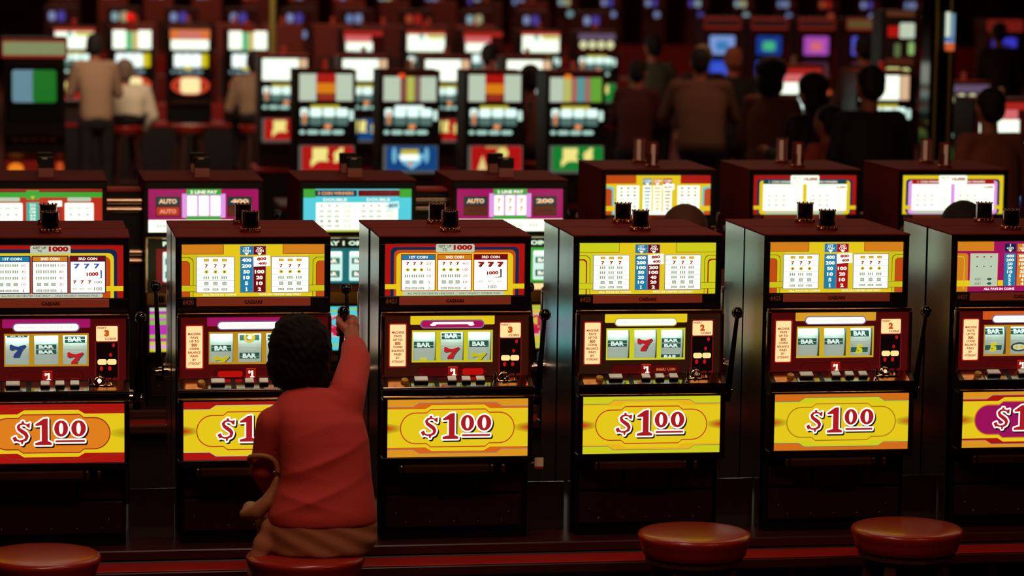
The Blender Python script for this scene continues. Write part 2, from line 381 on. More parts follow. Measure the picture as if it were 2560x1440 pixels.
def top_two_panel(frame, band1, band2, head):
    a = Art(); a.rect(0, 0, 340, 126, frame); a.up(); a.rr(12, 12, 328, 126, 12, band1); a.up(); a.rr(20, 17, 320, 126, 10, band2); a.up()
    a.rect(0, 98, 340, 110, YEL); a.rect(28, 30, 312, 116, YEL if band2 is not LIL else LIL, a.layer+1); a.up(2)
    for x0, x1, n in ((32, 163, '1'), (176, 308, '2')):
        a.rect(x0, 29, x1, 114, WHT); a.rr(x0, 14, x1, 28, 3, head); a.text(n+'  COIN WINNERS', (x0+x1)/2-6, 21, 6.5, tWHT, 82, .02, a.layer+1)
        icons(a, x0+8, x0+80, [38, 52, 66, 80, 96], ['7', 'bars', 'bell', 'bars', 'box']); 
        for i in range(8): a.text(str((5000, 1000, 500, 200, 100, 50, 20, 10)[i]), x1-22, 36+i*10, 6, tRED if i == 0 else tDRK, 14, 0)
    a.up(2); a.poly([(270, 30), (271, 50), (309, 49), (308, 29)], WHT); a.text('5,000', 290, 39, 9, tRED, 30, .04, a.layer+1)
    a.rr(122, 0, 216, 28, 5, WHT); a.text('GET UP', 142, 8, 6, tBRN, 28, .02, a.layer+1); a.text('TO', 142, 17, 6, tBRN, 10, .02, a.layer+1); a.text('10,000', 188, 13, 13, tRED, 46, .05, a.layer+1)
    a.rr(40, 116, 300, 125, 3, WHTd); return a
# ---- middle door print, 361 x 184 units, reel openings left free
HOLES = ((73, 129), (141, 198), (209, 266))
def door_art(surr, tab, pill, panel, pilltext='PAYS ON CENTER LINE ONLY', edge=None, insert=0, digit='3', redpill=0):
    a = Art()
    for r in ((0, 0, 361, 43), (0, 125, 361, 165), (0, 43, 70, 125), (270, 43, 361, 125)): a.rect(*r, panel)
    for r in ((70, 43, 270, 48), (70, 120, 270, 125), (70, 48, 73, 120), (129, 48, 141, 120), (198, 48, 209, 120), (266, 48, 270, 120)): a.rect(*r, surr)
    a.up(); a.rr(66, 5, 274, 29, 3, tab); a.rect(100, 3, 240, 6, tWHT, a.layer+1); a.up(2)
    a.rr(90, 16.5, 249, 38.5, 11, edge or tLINE); a.rr(93, 19, 246, 36, 8.5, pill, a.layer+1)
    if pilltext: a.text(pilltext, 170, 27.5, 6, T((205, 208, 190)), 125, .0, a.layer+2)
    else:
        a.rr(120, 22, 222, 28, 3, tWHT, a.layer+2)
        for x in (122, 216): a.ell(x, 29, 8, 3, tWHT, a.layer+2)
    a.rr(13, 25, 58, 137, 4, tRED); a.rr(16, 28, 55, 134, 3, CREAM, a.layer+1)
    for i, t in enumerate(('MACHINE', 'PAYS', 'UP TO', '800', 'COINS', 'BALANCE', 'PAID', 'BY', 'ATTENDANT')):
        a.text(t, 35.5, 48+i*9.3, 6 if t != '800' else 8, tRED, min(30, 4.6*len(t)), .03, a.layer+2)
    a.rect(285, 22, 342, 158, DRED); a.rect(288, 66, 339, 155, T((20, 8, 8), .6), a.layer+1)
    a.rr(288, 25, 339, 63, 3, CREAM, a.layer+1); a.text('INSERT', 301, 30, 5, tRED, 22, .02, a.layer+2); a.text(digit, 313, 43, 17, T((200, 80, 20)), 12, .08, a.layer+2); a.text('COINS', 322, 57, 6, tRED, 26, .03, a.layer+2)
    for x, y in ((329, 73), (322, 97)): a.ell(x, y, 3.5, 5, T((190, 20, 20)), a.layer+2)
    for x in (291, 314): a.rr(x, 108, x+22, 122, 5, em((255, 205, 130), 1.3), a.layer+2)
    for x in (300, 320): a.ell(x, 131, 4, 6, T((190, 20, 20)), a.layer+2)
    a.rr(83, 137, 259, 162, 11, T((70, 14, 12), .5)); a.rr(84.5, 138.5, 257.5, 160.5, 10, T((96, 14, 12), .6), a.layer+1)
    a.rr(158, 136, 186, 163, 5, T((225, 60, 30))); a.rr(160, 138, 184, 161, 4, RED, a.layer+1)
    a.text('$', 168, 145, 9, tWHT, 5.5, .04, a.layer+2); a.text('1', 175, 150, 17, tWHT, 7, .08, a.layer+2)
    if insert: a.rr(194, 142, 250, 156, 2, T((110, 22, 10))); a.text('INSERT COIN', 222, 149.5, 8, T((245, 130, 60)), 48, .03, a.layer+1)
    if redpill == 1: a.rr(195, 141, 248, 157, 6, T((180, 14, 10)), a.layer+1.5)
    if redpill == 2: a.rr(92, 142, 152, 157, 6, T((180, 14, 10)), a.layer+1.5)
    return a
# ---- belly glass with the price, 340 x 138 units
def dollar_polys():
    P = []
    # S drawn as a band of changing width
    ctr = [(117, 50), (112, 46.5), (104, 45), (97, 47), (93.5, 52), (96, 58), (103, 63), (110, 68), (114, 74), (112, 81), (105, 85), (96, 85.5), (89, 82.5), (84, 78)]
    wid = [1.5, 3.5, 4, 5, 6.5, 8, 9, 9, 8, 6.5, 5, 4, 4.5, 2]
    for i in range(len(ctr)-1):
        (x0, y0), (x1, y1) = ctr[i], ctr[i+1]; L = math.hypot(x1-x0, y1-y0); nx, ny = -(y1-y0)/L, (x1-x0)/L; a, b = wid[i]/2, wid[i+1]/2
        P.append([(x0+nx*a, y0+ny*a), (x1+nx*b, y1+ny*b), (x1-nx*b, y1-ny*b), (x0-nx*a, y0-ny*a)])
        P.append([(x1+b*math.cos(t*math.pi/4), y1+b*math.sin(t*math.pi/4)) for t in range(8)])
    P.append([(121, 43), (120, 55), (114, 52), (111, 47)]); P.append([(80, 78), (88, 74), (92, 83), (85, 87)])
    P.append([(102, 39), (107, 39), (108, 47), (101, 47)]); P.append([(99, 85), (106, 85), (104, 93), (101, 93)])
    P.append([(133, 47), (152, 34), (162, 33), (162, 88), (148, 88), (148, 49), (134, 50)]); P.append([(133, 90), (148, 86), (162, 86), (171, 90), (171, 95), (133, 95)])
    return P
def zero(cx, cy, rx, ry, ix, iy, n=26):
    o = [(cx+rx*math.cos(2*math.pi*i/n), cy+ry*math.sin(2*math.pi*i/n)) for i in range(n)]
    q = [(cx+ix*math.cos(2*math.pi*i/n), cy+iy*math.sin(2*math.pi*i/n)) for i in range(n)]
    return o, [[o[i], o[(i+1) % n], q[(i+1) % n], q[i]] for i in range(n)]
def price(a, dx=0, dy=0):
    P = dollar_polys(); o1, z1 = zero(193, 57, 16, 19, 5, 13.5); o2, z2 = zero(233.5, 57, 17, 19, 5.2, 13.5)
    bar = [(180, 84.5), (248, 84.5), (248, 89), (180, 89)]
    letters = T((168, 26, 34)); wh = T((252, 246, 236), 1.05); dk = T((40, 30, 14), .5)
    def fat(ps, r, m, ly, ox=0, oy=0):
        for p in ps:
            a.poly([(x+ox, y+oy) for x, y in p], m, ly)
            n = len(p)
            for i in range(n):
                (x0, y0), (x1, y1) = p[i], p[(i+1) % n]; L = math.hypot(x1-x0, y1-y0)
                if L > .3:
                    nx, ny = -(y1-y0)/L*r, (x1-x0)/L*r
                    a.poly([(x0+nx+ox, y0+ny+oy), (x1+nx+ox, y1+ny+oy), (x1-nx+ox, y1-ny+oy), (x0-nx+ox, y0-ny+oy)], m, ly)
                a.poly([(x0+ox+r*math.cos(t*math.pi/4), y0+oy+r*math.sin(t*math.pi/4)) for t in range(8)], m, ly)
    b = a.layer
    whole = P+[o1, o2, bar]
    fat([[(x+dx, y+dy) for x, y in p] for p in whole], 3.9, dk, b, 3, 3.5)
    fat([[(x+dx, y+dy) for x, y in p] for p in whole], 3.9, wh, b+1)
    for p in P+[bar]+z1+z2: a.poly([(x+dx, y+dy) for x, y in p], letters, b+2)
    a.up(3)
def mixc(c0, c1, t): return tuple(int(c0[i]*(1-t)+c1[i]*t) for i in range(3))
def belly(outer, band, centre, line, oval, ovline, streak, cc=(205, 196, 24)):
    a = Art(); a.rect(0, 0, 340, 138, outer); a.up()
    def step(y, y2, x): return [(0, y2), (x, y2), (x+15, y), (340-x-15, y), (340-x, y2), (340, y2)]
    def region(y, y2, x, m, g=0):
        t = step(y, y2, x); b = [(p, 138-q) for p, q in t]; a.poly(t+b[::-1], m, a.layer+g)
    region(8.2, 17.6, 62, line); region(9.4, 18.8, 62, band, .6); region(14, 23, 92, centre, 1.2); a.up(2)
    for s_, f in ((0, lambda x: x), (1, lambda x: 340-x)):
        for k in range(12):
            t = k/11; a.poly([(f(0), 69-11*(1-t)-2), (f(26*(1-t)+3), 69-7*(1-t)), (f(30*(1-t)+3), 69), (f(26*(1-t)+3), 69+7*(1-t)), (f(0), 69+11*(1-t)+2)], T(mixc(cc, streak, .05+.95*t), .95), a.layer+k*.15)
    a.up(2)
    def ov(g, m, ly):
        top = [(94, 31+g), (104, 23+g), (236, 23+g), (246, 31+g)]; R = 38-g; p = []
        p += top; p += [(270+R*math.cos(math.radians(t)), 69+R*math.sin(math.radians(t))) for t in range(-90, 91, 12)]
        p += [(x, 138-y) for x, y in top[::-1]]; p += [(68+R*math.cos(math.radians(t)), 69+R*math.sin(math.radians(t))) for t in range(90, 271, 12)]
        a.poly(p[::-1], m, ly)
    ov(0, ovline, a.layer); ov(2.6, oval, a.layer+1); a.up(2); price(a); return a
# ---- reel strips (local px of the door); each reel wraps on a drum
REELW = em((205, 232, 220), .42, True, .9)
def sym(a, k, cx, y):
    if k == 'BAR': a.rect(cx-24, y-8, cx+24, y+8, T((40, 84, 70))); a.text('BAR', cx, y, 12, T((215, 235, 225)), 33, .05, a.layer+1)
    elif k == '2BAR':
        for q in (-6.5, 6.5): a.rect(cx-24, y+q-5.5, cx+24, y+q+5.5, T((40, 84, 70))); a.text('BAR', cx, y+q, 8.5, T((215, 235, 225)), 36, .05, a.layer+1)
    elif k in ('7', '7b', '7g'):
        m = {'7': T((186, 30, 34)), '7b': T((44, 62, 120)), '7g': T((190, 180, 30))}[k]
        p = [(-18, -15), (-14, -17), (-8, -13), (2, -11), (18, -16), (20, -12), (10, 0), (4, 16), (-10, 16), (-8, 8), (2, -3), (-6, -4), (-14, -2), (-18, -4)]
        a.poly([(cx+x+2, y+q+1.5) for x, q in p][::-1], T((40, 70, 60))); a.poly([(cx+x, y+q) for x, q in p][::-1], m, a.layer+1)
    elif k == '5': a.rect(cx-22, y-6, cx+22, y+8, T((40, 84, 70))); a.text('5', cx, y, 26, T((205, 196, 40)), 18, .08, a.layer+1)
    elif k == 'lem': a.rect(cx-24, y-7, cx+24, y+7, T((70, 120, 105))); a.ell(cx, y, 14, 13, T((214, 190, 60)), a.layer+1); a.ell(cx, y, 6, 5, T((240, 240, 220)), a.layer+2)
    elif k == 'oval': a.ell(cx, y, 23, 13, T((50, 70, 60))); a.ell(cx, y, 17, 8, T((200, 200, 170)), a.layer+1); a.ell(cx-7, y, 4, 4, T((210, 190, 40)), a.layer+2); a.ell(cx+7, y, 4, 4, T((210, 190, 40)), a.layer+2)
def make_reel(parent, fnpx, x0, x1, syms, R=.105, Yf=-.035, z0=1.366, sz=.00121):
    a = Art(); cx = (x0+x1)/2
    for i in range(16):
        y0 = 20+i*8; a.rect(x0-1, y0, x1+1, y0+8, REELW)
    a.up()
    for k, y in syms: sym(a, k, cx, y)
    a.rect(x0-1, 84.2, x1+1, 84.8, tGRY)
    zc = z0-84*sz
    def m(x, y, h):
        t = (84-y)*sz/R; return (fnpx(x), Yf+R-(R+h)*math.cos(t), zc+(R+h)*math.sin(t)-.66)
    o = a.build('reel', m, parent); return o

# ------------------------------------------------------------------ slot machine builder. origin = centre of the foot, upper box front at y=0
ZB = .66
def light_tower(parent, x, y, z, kind):
    if kind == 'black':
        b = MB(); b.lathe([(.033, 0), (.034, .006), (.026, .012), (.026, .016)], (x, y, z)); 
        for i in range(14):
            t = 2*math.pi*i/14; b.sph((x+.030*math.cos(t), y+.030*math.sin(t), z+.010), .0042, 8)
        o = b.build('service_light', BRASS, parent, True)
        c = MB(); c.lathe([(.0235, 0), (.0235, .045), (.022, .048), (0, .049)], (x, y, z+.014)); c.build('lamp_core', pm('tower_black', (8, 9, 9), .3, spec=.25), o, True)
        g = MB(); g.lathe([(.0265, 0), (.0265, .05), (.0255, .05), (.0255, 0)], (x, y, z+.014))
        g.build('clear_tube', TUBEC, o, True)
        r = MB()
        for i in range(12):
            t = 2*math.pi*i/12; r.sph((x+.0262*math.cos(t), y+.0262*math.sin(t), z+.064), .0026, 8)
        r.build('rim', BRASS, o, True)
    elif kind == 'tube' or kind == 'half':
        b = MB(); b.lathe([(.030, 0), (.031, .006), (.026, .010)], (x, y, z))
        for i in range(10):
            t = 2*math.pi*i/10; b.sph((x+.028*math.cos(t), y+.028*math.sin(t), z+.008), .004, 8)
        o = b.build('service_light', BRASS, parent, True)
        g = MB(); g.lathe([(.0255, 0), (.0255, .092), (.0262, .095), (.024, .095), (.024, 0)], (x, y, z+.008)); g.build('clear_tube', TUBE, o, True)
        c = MB(); c.tube((x, y-.015, z+.01), (x, y-.015, z+.092), .0085); c.build('lamp_core', em((205, 205, 170), .45), o, True)
        if kind == 'half':
            h = MB(); h.lathe([(.0222, 0), (.0222, .042), (.019, .042), (.019, .001)], (x, y+.0012, z+.012)); h.build('lower_collar', pm('tower_black', (8, 9, 9), .3, spec=.25), o, True)
    else:
        b = MB(); b.box(x-.030, x+.030, y-.028, y+.028, z, z+.038, .002); o = b.build('service_light', pm('grey_lamp_base', (165, 105, 88), .6), parent)
        c = MB(); c.box(x-.028, x+.031, y-.027, y+.029, z+.0385, z+.080, .002); c.build('lamp_cap', BLACK, o)
        d = MB(); d.box(x-.014, x+.006, y-.030, y-.0275, z+.074, z+.079, .0005); d.build('lamp_lens', pm('lens', (200, 210, 190), .2), o)
def lever(parent, z_knob=1.366, yk=-.1, xk=.265, zp=1.11):
    b = MB(); b.lathe([(.028, 0), (.028, .012), (.018, .018), (.018, .03)], (.232, -.02, zp-ZB), 24, (0, math.pi/2, 0)); b.lathe([(.012, 0), (.012, .02), (.006, .024)], (.25, -.02, zp-ZB), 16, (0, math.pi/2, 0))
    o = b.build('lever', CHROME, parent, True)
    a = MB(); p0 = Vector((.256, -.02, zp-ZB-.03)); p1 = Vector((xk, yk, z_knob-ZB))
    a.tube(p0, p0.lerp(p1, .35), .012, .009); a.tube(p0.lerp(p1, .35), p1, .009, .006); a.build('lever_arm', pm('dark_lever_metal', (40, 30, 26), .25, metal=.9), o, True)
    k = MB(); k.sph(p1, .0185, 24); k.build('knob', KNOB, o, True)
    return o
def slot(name, top, door, bell, reels, number, tower='black', lev=True, W='S', levz=1.366, frame_tint=None, extra=None, side=None):
    r = empty(name); z = lambda v: v-ZB
    zt, g0, g1 = (1.60, 1.414, 1.574) if W == 'S' else (1.557, 1.349, 1.520)
    # cabinet body
    b = MB(); b.box(-.2335, .2335, .012, .248, z(1.36 if W == 'S' else 1.33), z(zt-.006), .002)
    if W == 'S':
        b.box(-.226, .226, -.018, .246, z(.905), z(1.36), .002); b.box(-.226, -.140, -.047, -.017, z(1.13), z(1.36), .001); b.box(.118, .226, -.047, -.017, z(1.13), z(1.36), .001)
        b.box(-.14, .118, -.047, -.017, z(1.315), z(1.36), .001); b.box(-.14, .118, -.047, -.017, z(.905), z(1.212), .001); b.box(-.226, -.14, -.047, -.017, z(.905), z(1.13), .001); b.box(.118, .226, -.047, -.017, z(.905), z(1.13), .001)
    else: b.box(-.226, .226, -.045, .246, z(.905), z(1.33), .002)
    b.box(-.222, .222, -.02, .246, z(.66), z(.905), .002)
    b.build('cabinet', BLACK, r)
    b = MB(); b.box(-.236, .236, -.006, .2495, z(zt-.006), z(zt), .0015); b.build('top_panel', LAMI, r)
    for s in (-1, 1):
        b = MB(); b.box(s*.2337, s*.2352, .003, .2485, z(.66), z(zt-.0065), .0004); b.build('side_panel', (side or STEEL) if W == 'S' else LAMI, r)
    # bezel of upper glass
    b = MB(); q = .2335
    b.box(-q, q, -.004, .012, z(g1), z(zt-.0065), .003); b.box(-q, q, -.004, .012, z(1.368 if W == 'S' else 1.338), z(g0), .003)
    b.box(-q, -.2165, -.004, .012, z(g0), z(g1), .002); b.box(.2165, q, -.004, .012, z(g0), z(g1), .002)
    b.build('upper_bezel', BLACK if W == 'S' else pm('satin_bezel', (26, 24, 20), .3, metal=.5), r)
    top.build('upper_glass', flat(-.2165, z(g1), .433/340, (g1-g0)/126, .006), r)
    if W == 'S':
        b = MB(); b.box(-.173, .174, -.0065, -.004, z(1.386), z(1.4115), .0006); o = b.build('name_plate', PLATE, r)
        a = Art(); a.text('CAESARS', 0, 0, 9, pm('plate_ink', (70, 12, 10), .6), 46, .05); a.build('lettering', flat(0, z(1.3985), .00122, .00122, -.0067), o)
        b = MB(); b.box(-.216, -.178, -.0065, -.004, z(1.387), z(1.411), .0006); o = b.build('number_plate', pm('number_plate_black', (20, 14, 12), .5), r)
        a = Art(); a.text(number, 0, 0, 12, pm('number_ink', (170, 90, 60), .6), 27, .02); a.build('lettering', flat(-.197, z(1.399), .00122, .00122, -.0067), o)
        Yd = -.05; zd = 1.366
        # door rim
        b = MB()
        b.box(-.231, .231, Yd-.012, Yd+.02, z(1.358), z(1.372), .005, seg=2); b.box(-.233, -.222, Yd-.012, Yd+.02, z(1.165), z(1.362), .004, seg=2); b.box(.222, .233, Yd-.012, Yd+.02, z(1.165), z(1.362), .004, seg=2)
        b.build('door_rim', BRASS, r, True)
        fx = lambda x: -.2255+x*.00125
        door.build('door_print', lambda x, y, h: (fx(x), Yd-h, z(zd-y*.00121)), r)
        # window boxes behind the openings, lamp strip over the reels
        for x0, x1 in HOLES:
            b = MB(); b.box(fx(x0)-.003, fx(x0), Yd+.0005, Yd+.03, z(1.213), z(1.31), 0); b.box(fx(x1), fx(x1)+.003, Yd+.0005, Yd+.03, z(1.213), z(1.31), 0); b.box(fx(x0)-.001, fx(x1)+.001, Yd+.0005, Yd+.012, z(1.213), z(1.2155), 0)
            b.build('reel_housing', pm('housing_green', (30, 60, 54), .5), r)
        b = MB(); b.box(fx(72), fx(268), Yd+.003, Yd+.007, z(1.3095), z(1.3125), 0); b.build('reel_lamp', em((225, 255, 245), 26.), r)
        for (x0, x1), sy in zip(HOLES, reels): make_reel(r, fx, x0, x1, sy)
        # control deck
        b = MB(); b.prism([(Yd+.02, z(1.172)), (Yd, z(1.172)), (-.108, z(1.146)), (-.114, z(1.140)), (-.114, z(1.118)), (-.104, z(1.114)), (Yd+.02, z(1.114))], -.232, .232)
        b.build('deck_housing', FRAME, r)
        b = MB()
        def deckpt(t): return (Yd+.0+(-.108-Yd)*t, 1.172+(1.146-1.172)*t)
        def plate(x0, x1, t0, t1, th=.0008):
            (ya, za), (yb, zb) = deckpt(t0), deckpt(t1); b.prism([(ya, z(za)), (yb, z(zb)), (yb-th*.4, z(zb)+th), (ya-th*.4, z(za)+th)], x0, x1)
        for xa, xb in ((65, 122), (134, 192), (200, 270)):
            b = MB(); plate(fx(xa), fx(xb), .12, .96); b.build('deck_plate', DECK, r)
        b = MB(); plate(fx(8), fx(62), .12, .96); b.build('deck_plate', BRASS, r)
        b = MB(); plate(fx(274), fx(352), .06, .98, .002); b.build('deck_plate', BRASS, r)
        b = MB(); b.box(-.233, .233, -.118, -.112, z(1.116), z(1.121), .002); b.box(-.233, .233, -.1135, -.107, z(1.1425), z(1.1475), .002); b.build('deck_edge_trim', BRASS, r)
        ang = math.atan2(.026, .058)
        def button(x0, x1, m, rnd=False, glow=None):
            yc, zc = deckpt(.5); c = MB()
            if rnd: c.lathe([(.012, 0), (.012, .007), (.010, .010), (0, .011)], (fx((x0+x1)/2), yc, z(zc)), 20, (ang, 0, 0)); c.build('button', BTNY, r, True)
            else:
                c.box(fx(x0)-.001, fx(x1)+.001, yc-.0125, yc+.0125, z(zc)-.003, z(zc)+.0075, .0015, (ang, 0, 0)); 
                o = c.build('button', KNOB, r); d = MB(); d.box(fx(x0), fx(x1), yc-.0125-.0025, yc+.011-.0025, z(zc)+.0075, z(zc)+.0125, .0015, (ang, 0, 0)); d.build('button_cap', glow or BTN, o)
        button(41, 60, None, True); button(74, 107, None)
        for i, xx in enumerate((156, 191, 226)): button(xx, xx+21, None, glow=(extra or {}).get(i))
        # coin acceptor
        c = MB(); yc, zc = deckpt(.4); X = fx(300)
        c.box(X-.038, X+.036, yc-.016, yc+.014, z(zc)-.002, z(zc)+.006, .002, (ang, 0, 0)); 
        c.lathe([(.020, 0), (.020, .004), (.014, .012), (.010, .014), (.006, .010), (0, .010)], (X-.006, yc+.004, z(zc)+.008), 24, (ang*2.6, 0, 0))
        c.tube((X-.034, yc-.006, z(zc)), (X-.034, yc-.006, z(zc)+.022), .005); c.tube((X+.026, yc+.004, z(zc)), (X+.03, yc+.002, z(zc)+.02), .004)
        c.build('coin_slot', CHROME, r, True)
    else:
        Yd = -.05; b = MB(); b.box(-.231, .231, Yd-.008, Yd+.02, z(1.328), z(1.338), .003); b.box(-.233, -.222, Yd-.008, Yd+.02, z(1.07), z(1.333), .003); b.box(.222, .233, Yd-.008, Yd+.02, z(1.07), z(1.333), .003)
        b.build('door_rim', CHROME, r)
        door.build('door_print', flat(-.2255, z(1.33), .00125, .00121, Yd), r)
        b = MB(); b.box(-.23, .23, -.085, Yd, z(1.068), z(1.122), .004); b.build('control_deck', BRASS, r)
        b = MB(); b.lathe([(.016, 0), (.016, .006), (.008, .008)], (-.17, -.085, z(1.095)), 20, (math.pi/2, 0, 0)); b.build('lock', KNOB, r)
    # belly frame + glass
    zb0, zb1 = (.93, 1.108) if W == 'S' else (.888, 1.062)
    b = MB()
    b.box(-.232, .232, -.104, -.05, z(.908 if W == 'S' else .87), z(zb0), .003); b.box(-.232, -.2165, -.104, -.05, z(zb0), z(zb1), .002); b.box(.2165, .232, -.104, -.05, z(zb0), z(zb1), .002)
    b.box(-.232, .232, -.104, -.05, z(zb1), z(1.1145 if W == 'S' else 1.067), .002); b.box(-.2165, .2165, -.092, -.05, z(zb0), z(zb1), 0)
    b.build('belly_frame', FRAME, r)
    bell.build('belly_glass', flat(-.2165, z(zb1), .433/340, (zb1-zb0)/138, -.0985), r)
    # coin tray
    zz = .908 if W == 'S' else .87
    b = MB(); b.prism([(-.10, z(zz)), (-.122, z(zz-.004)), (-.122, z(zz-.022)), (-.10, z(zz-.03)), (-.022, z(zz-.03)), (-.022, z(zz))], -.165, .095)
    b.build('coin_tray', TRAY, r)
    for xx in (-.179, .10, .135):
        b = MB(); b.box(xx, xx+.012, -.112, -.03, z(zz-.028), z(zz-.002), .004); b.build('tray_bracket', TRAY, r)
    # lower front
    for xa, xb, yy, za, zc in ((-.212, -.075, -.034, .805, .872), (-.068, .072, -.038, .803, .876), (.08, .212, -.034, .805, .872)):
        b = MB(); b.box(xa, xb, yy, -.021, z(za), z(zc), .003); b.build('access_panel', DARK, r)
    b = MB(); b.box(-.212, .212, -.036, -.021, z(.70), z(.798), .003); o = b.build('lower_door', DARK, r)
    b = MB()
    for xx, zz2 in ((-.15, .717), (-.075, .717), (0, .717), (.075, .717), (.15, .717), (-.18, .745), (.17, .745)): b.sph((xx, -.037, z(zz2)), .0032, 8)
    b.build('rivet', BRASS, o, True)
    b = MB(); b.box(-.05, .06, -.0385, -.034, z(.786), z(.797), .001); b.build('door_slot', BLACK, r)
    if lev: lever(r, levz)
    light_tower(r, .0, .125, z(zt), tower)
    return r
R0 = [[('BAR', 84)], [('7', 84)], [('2BAR', 84)]]
GM, G1 = 'slot machines in the front bank', None
LIME = em((206, 205, 28), .98); YO = em((232, 178, 26), 1.0); PANB = T((72, 26, 14), .55); PANR = T((92, 16, 14), .6); PANM = T((60, 30, 16), .5)
def place(o, x, y=0, rz=0, label=None, cat='slot machine', group=None, z=ZB):
    o.location = (x, y, z); o.rotation_euler = (0, 0, rz); tag(o, label, cat, group); return o
m1 = slot('slot_machine', top_three_panel(1), door_art(em((200, 150, 30), .8), MAG, WHT, PANR, 'ALL PAYS ON CENTER LINE'), belly(RED, RED, YEL, tBRN, em((226, 128, 30), .95), T((150, 40, 20)), (190, 150, 20), (205, 196, 24)),
          [[('7b', 88), ('BAR', 46)], [('2BAR', 84)], [('BAR', 60), ('7', 108)]], '6418')
place(m1, -1.2225, -.015, -.017, 'dollar slot machine with orange oval price glass and red corners, three paytable cards')
m2 = slot('slot_machine', top_two_coin(), door_art(em((200, 150, 30), .8), MAG, WHT, PANR, redpill=2), belly(RED, YEL, YEL, T((150, 190, 190)), YEL, T((190, 60, 20)), (190, 60, 20)),
          [[('BAR', 86), ('7g', 122)], [('lem', 60), ('BAR', 106)], [('BAR', 60), ('7', 100)]], '6420', levz=1.378)
place(m2, -.6138, -.01, -.006, 'dollar slot machine being played by the woman in the coral jacket')
m3 = slot('slot_machine', top_three_panel(3), door_art(YELg, YEL, em((180, 20, 90), .9), PANB, '', redpill=1), belly(em((222, 150, 30), .95), em((214, 100, 26), .95), YEL, tLINE, YEL, T((190, 60, 20)), (200, 70, 24), (205, 196, 24)),
          [[('BAR', 82), ('5', 130)], [('BAR', 60), ('7', 104)], [('BAR', 80), ('7g', 118)]], '6421')
place(m3, .0046, -.018, -.014, 'dollar slot machine with magenta banner pill and orange-banded price glass, right of the woman')
b = MB(); b.box(.244, .272, -.07, -.0685, .89-ZB, .918-ZB, .0003); b.mi = 1; b.box(.244, .272, -.07, -.0685, .883-ZB, .8898-ZB, .0003); b.mi = 0; b.box(.232, .246, -.0685, -.068, .9-ZB, .905-ZB, 0)
tag(b.build('paper_tag', [pm('white_card', (235, 225, 190), .7), pm('red_card', (150, 30, 30), .7)], m3), 'small white and red paper tag')
m4 = slot('slot_machine', top_two_coin(LIME, LIME, LIME, tRED, ('400', '200', '100', '50', '20', '10', '1'), ('', '', '200', '100', '40', '20', '2')), door_art(LIME, YEL, WHT, PANM, edge=T((190, 170, 40)), insert=1, digit='2'),
          belly(LIME, YO, YEL, T((90, 100, 110)), YEL, T((190, 60, 20)), (200, 60, 24), (200, 200, 26)), [[('BAR', 84)], [('7', 88)], [('2BAR', 84), ('BAR', 122)]], '6423')
place(m4, .611, -.012, -.008, 'dollar slot machine with lit INSERT COIN sign and red seven on its middle reel')
m5 = slot('slot_machine', top_two_coin(head2=RED), door_art(em((214, 176, 30), .9), em((220, 160, 40), .9), WHT, PANR, digit='2'), belly(em((214, 110, 26), .95), LIME, YEL, T((90, 100, 120)), YEL, T((170, 120, 20)), (200, 90, 30), (200, 200, 26)),
          [[('BAR', 84)], [('BAR', 84)], [('BAR', 64), ('5', 106)]], '6425')
place(m5, 1.2187, -.01, -.004, 'dollar slot machine numbered 6425 with orange bands above and below its price oval')
m6 = slot('slot_machine', top_magenta(), door_art(em((200, 140, 30), .85), em((214, 90, 30), .9), WHT, PANR), belly(em((222, 150, 30), .95), RED, YEL, tLINE, em((160, 20, 92), .9), T((200, 120, 30)), (200, 80, 24), (205, 196, 24)),
          [[('BAR', 62), ('5', 104)], [('BAR', 62), ('oval', 104)], [('BAR', 84)]], '6427')
place(m6, 1.8286, -.012, -.005, 'dollar slot machine with magenta price oval cut off by the right edge of the photo')
fronts = [m1, m2, m3, m4, m5, m6]
names = ['behind the one with the orange price oval', 'behind the one the woman plays', 'behind the one with the magenta pill', 'behind the one showing INSERT COIN', 'behind front machine 6425', 'behind the one with the magenta price oval']
for i, (o, nm) in enumerate(zip(fronts, names)):
    c = copy_tree(o); place(c, o.location.x, .5015, math.pi, 'slot machine facing away, back to back '+nm)
    for ch in children(c):
        if ch.name.startswith('paper_tag'): bpy.data.objects.remove(ch)
m2.location.z = ZB

# ------------------------------------------------------------------ second bank (wide-glass machines left, same-type machines right)
def door_w(colr, txt, tint=CYA):
    a = Art(); a.rect(0, 0, 361, 216, T((14, 20, 16), .5)); a.up(); a.text(txt, 180, 18, 15, T((215, 245, 215), 1.1), 260, .05)
    a.rect(30, 34, 331, 150, colr)
    for x in (50, 150, 250): a.rr(x, 44, x+78, 142, 5, em((205, 236, 226), 1.1), a.layer+1); a.up(); a.rect(x+3, 46, x+75, 58, WHT, a.layer+1); a.rect(x+8, 66, x+70, 86, T((60, 120, 100)), a.layer+1); a.text('BAR', x+39, 76, 13, tWHT, 46, .05, a.layer+2); a.rect(x+8, 108, x+70, 130, T((60, 120, 100)), a.layer+1); a.text('BAR', x+39, 119, 13, tWHT, 46, .05, a.layer+2); a.up(-1)
    a.rect(30, 156, 331, 176, T((60, 24, 14), .6)); a.rr(250, 154, 300, 178, 3, CREAM, a.layer+1)
    for x in (30, 140, 250): a.rr(x, 182, x+80, 190, 3, em((190, 235, 225), 1.), a.layer+1)
    a.rect(0, 194, 361, 216, T((50, 24, 16), .5)); return a
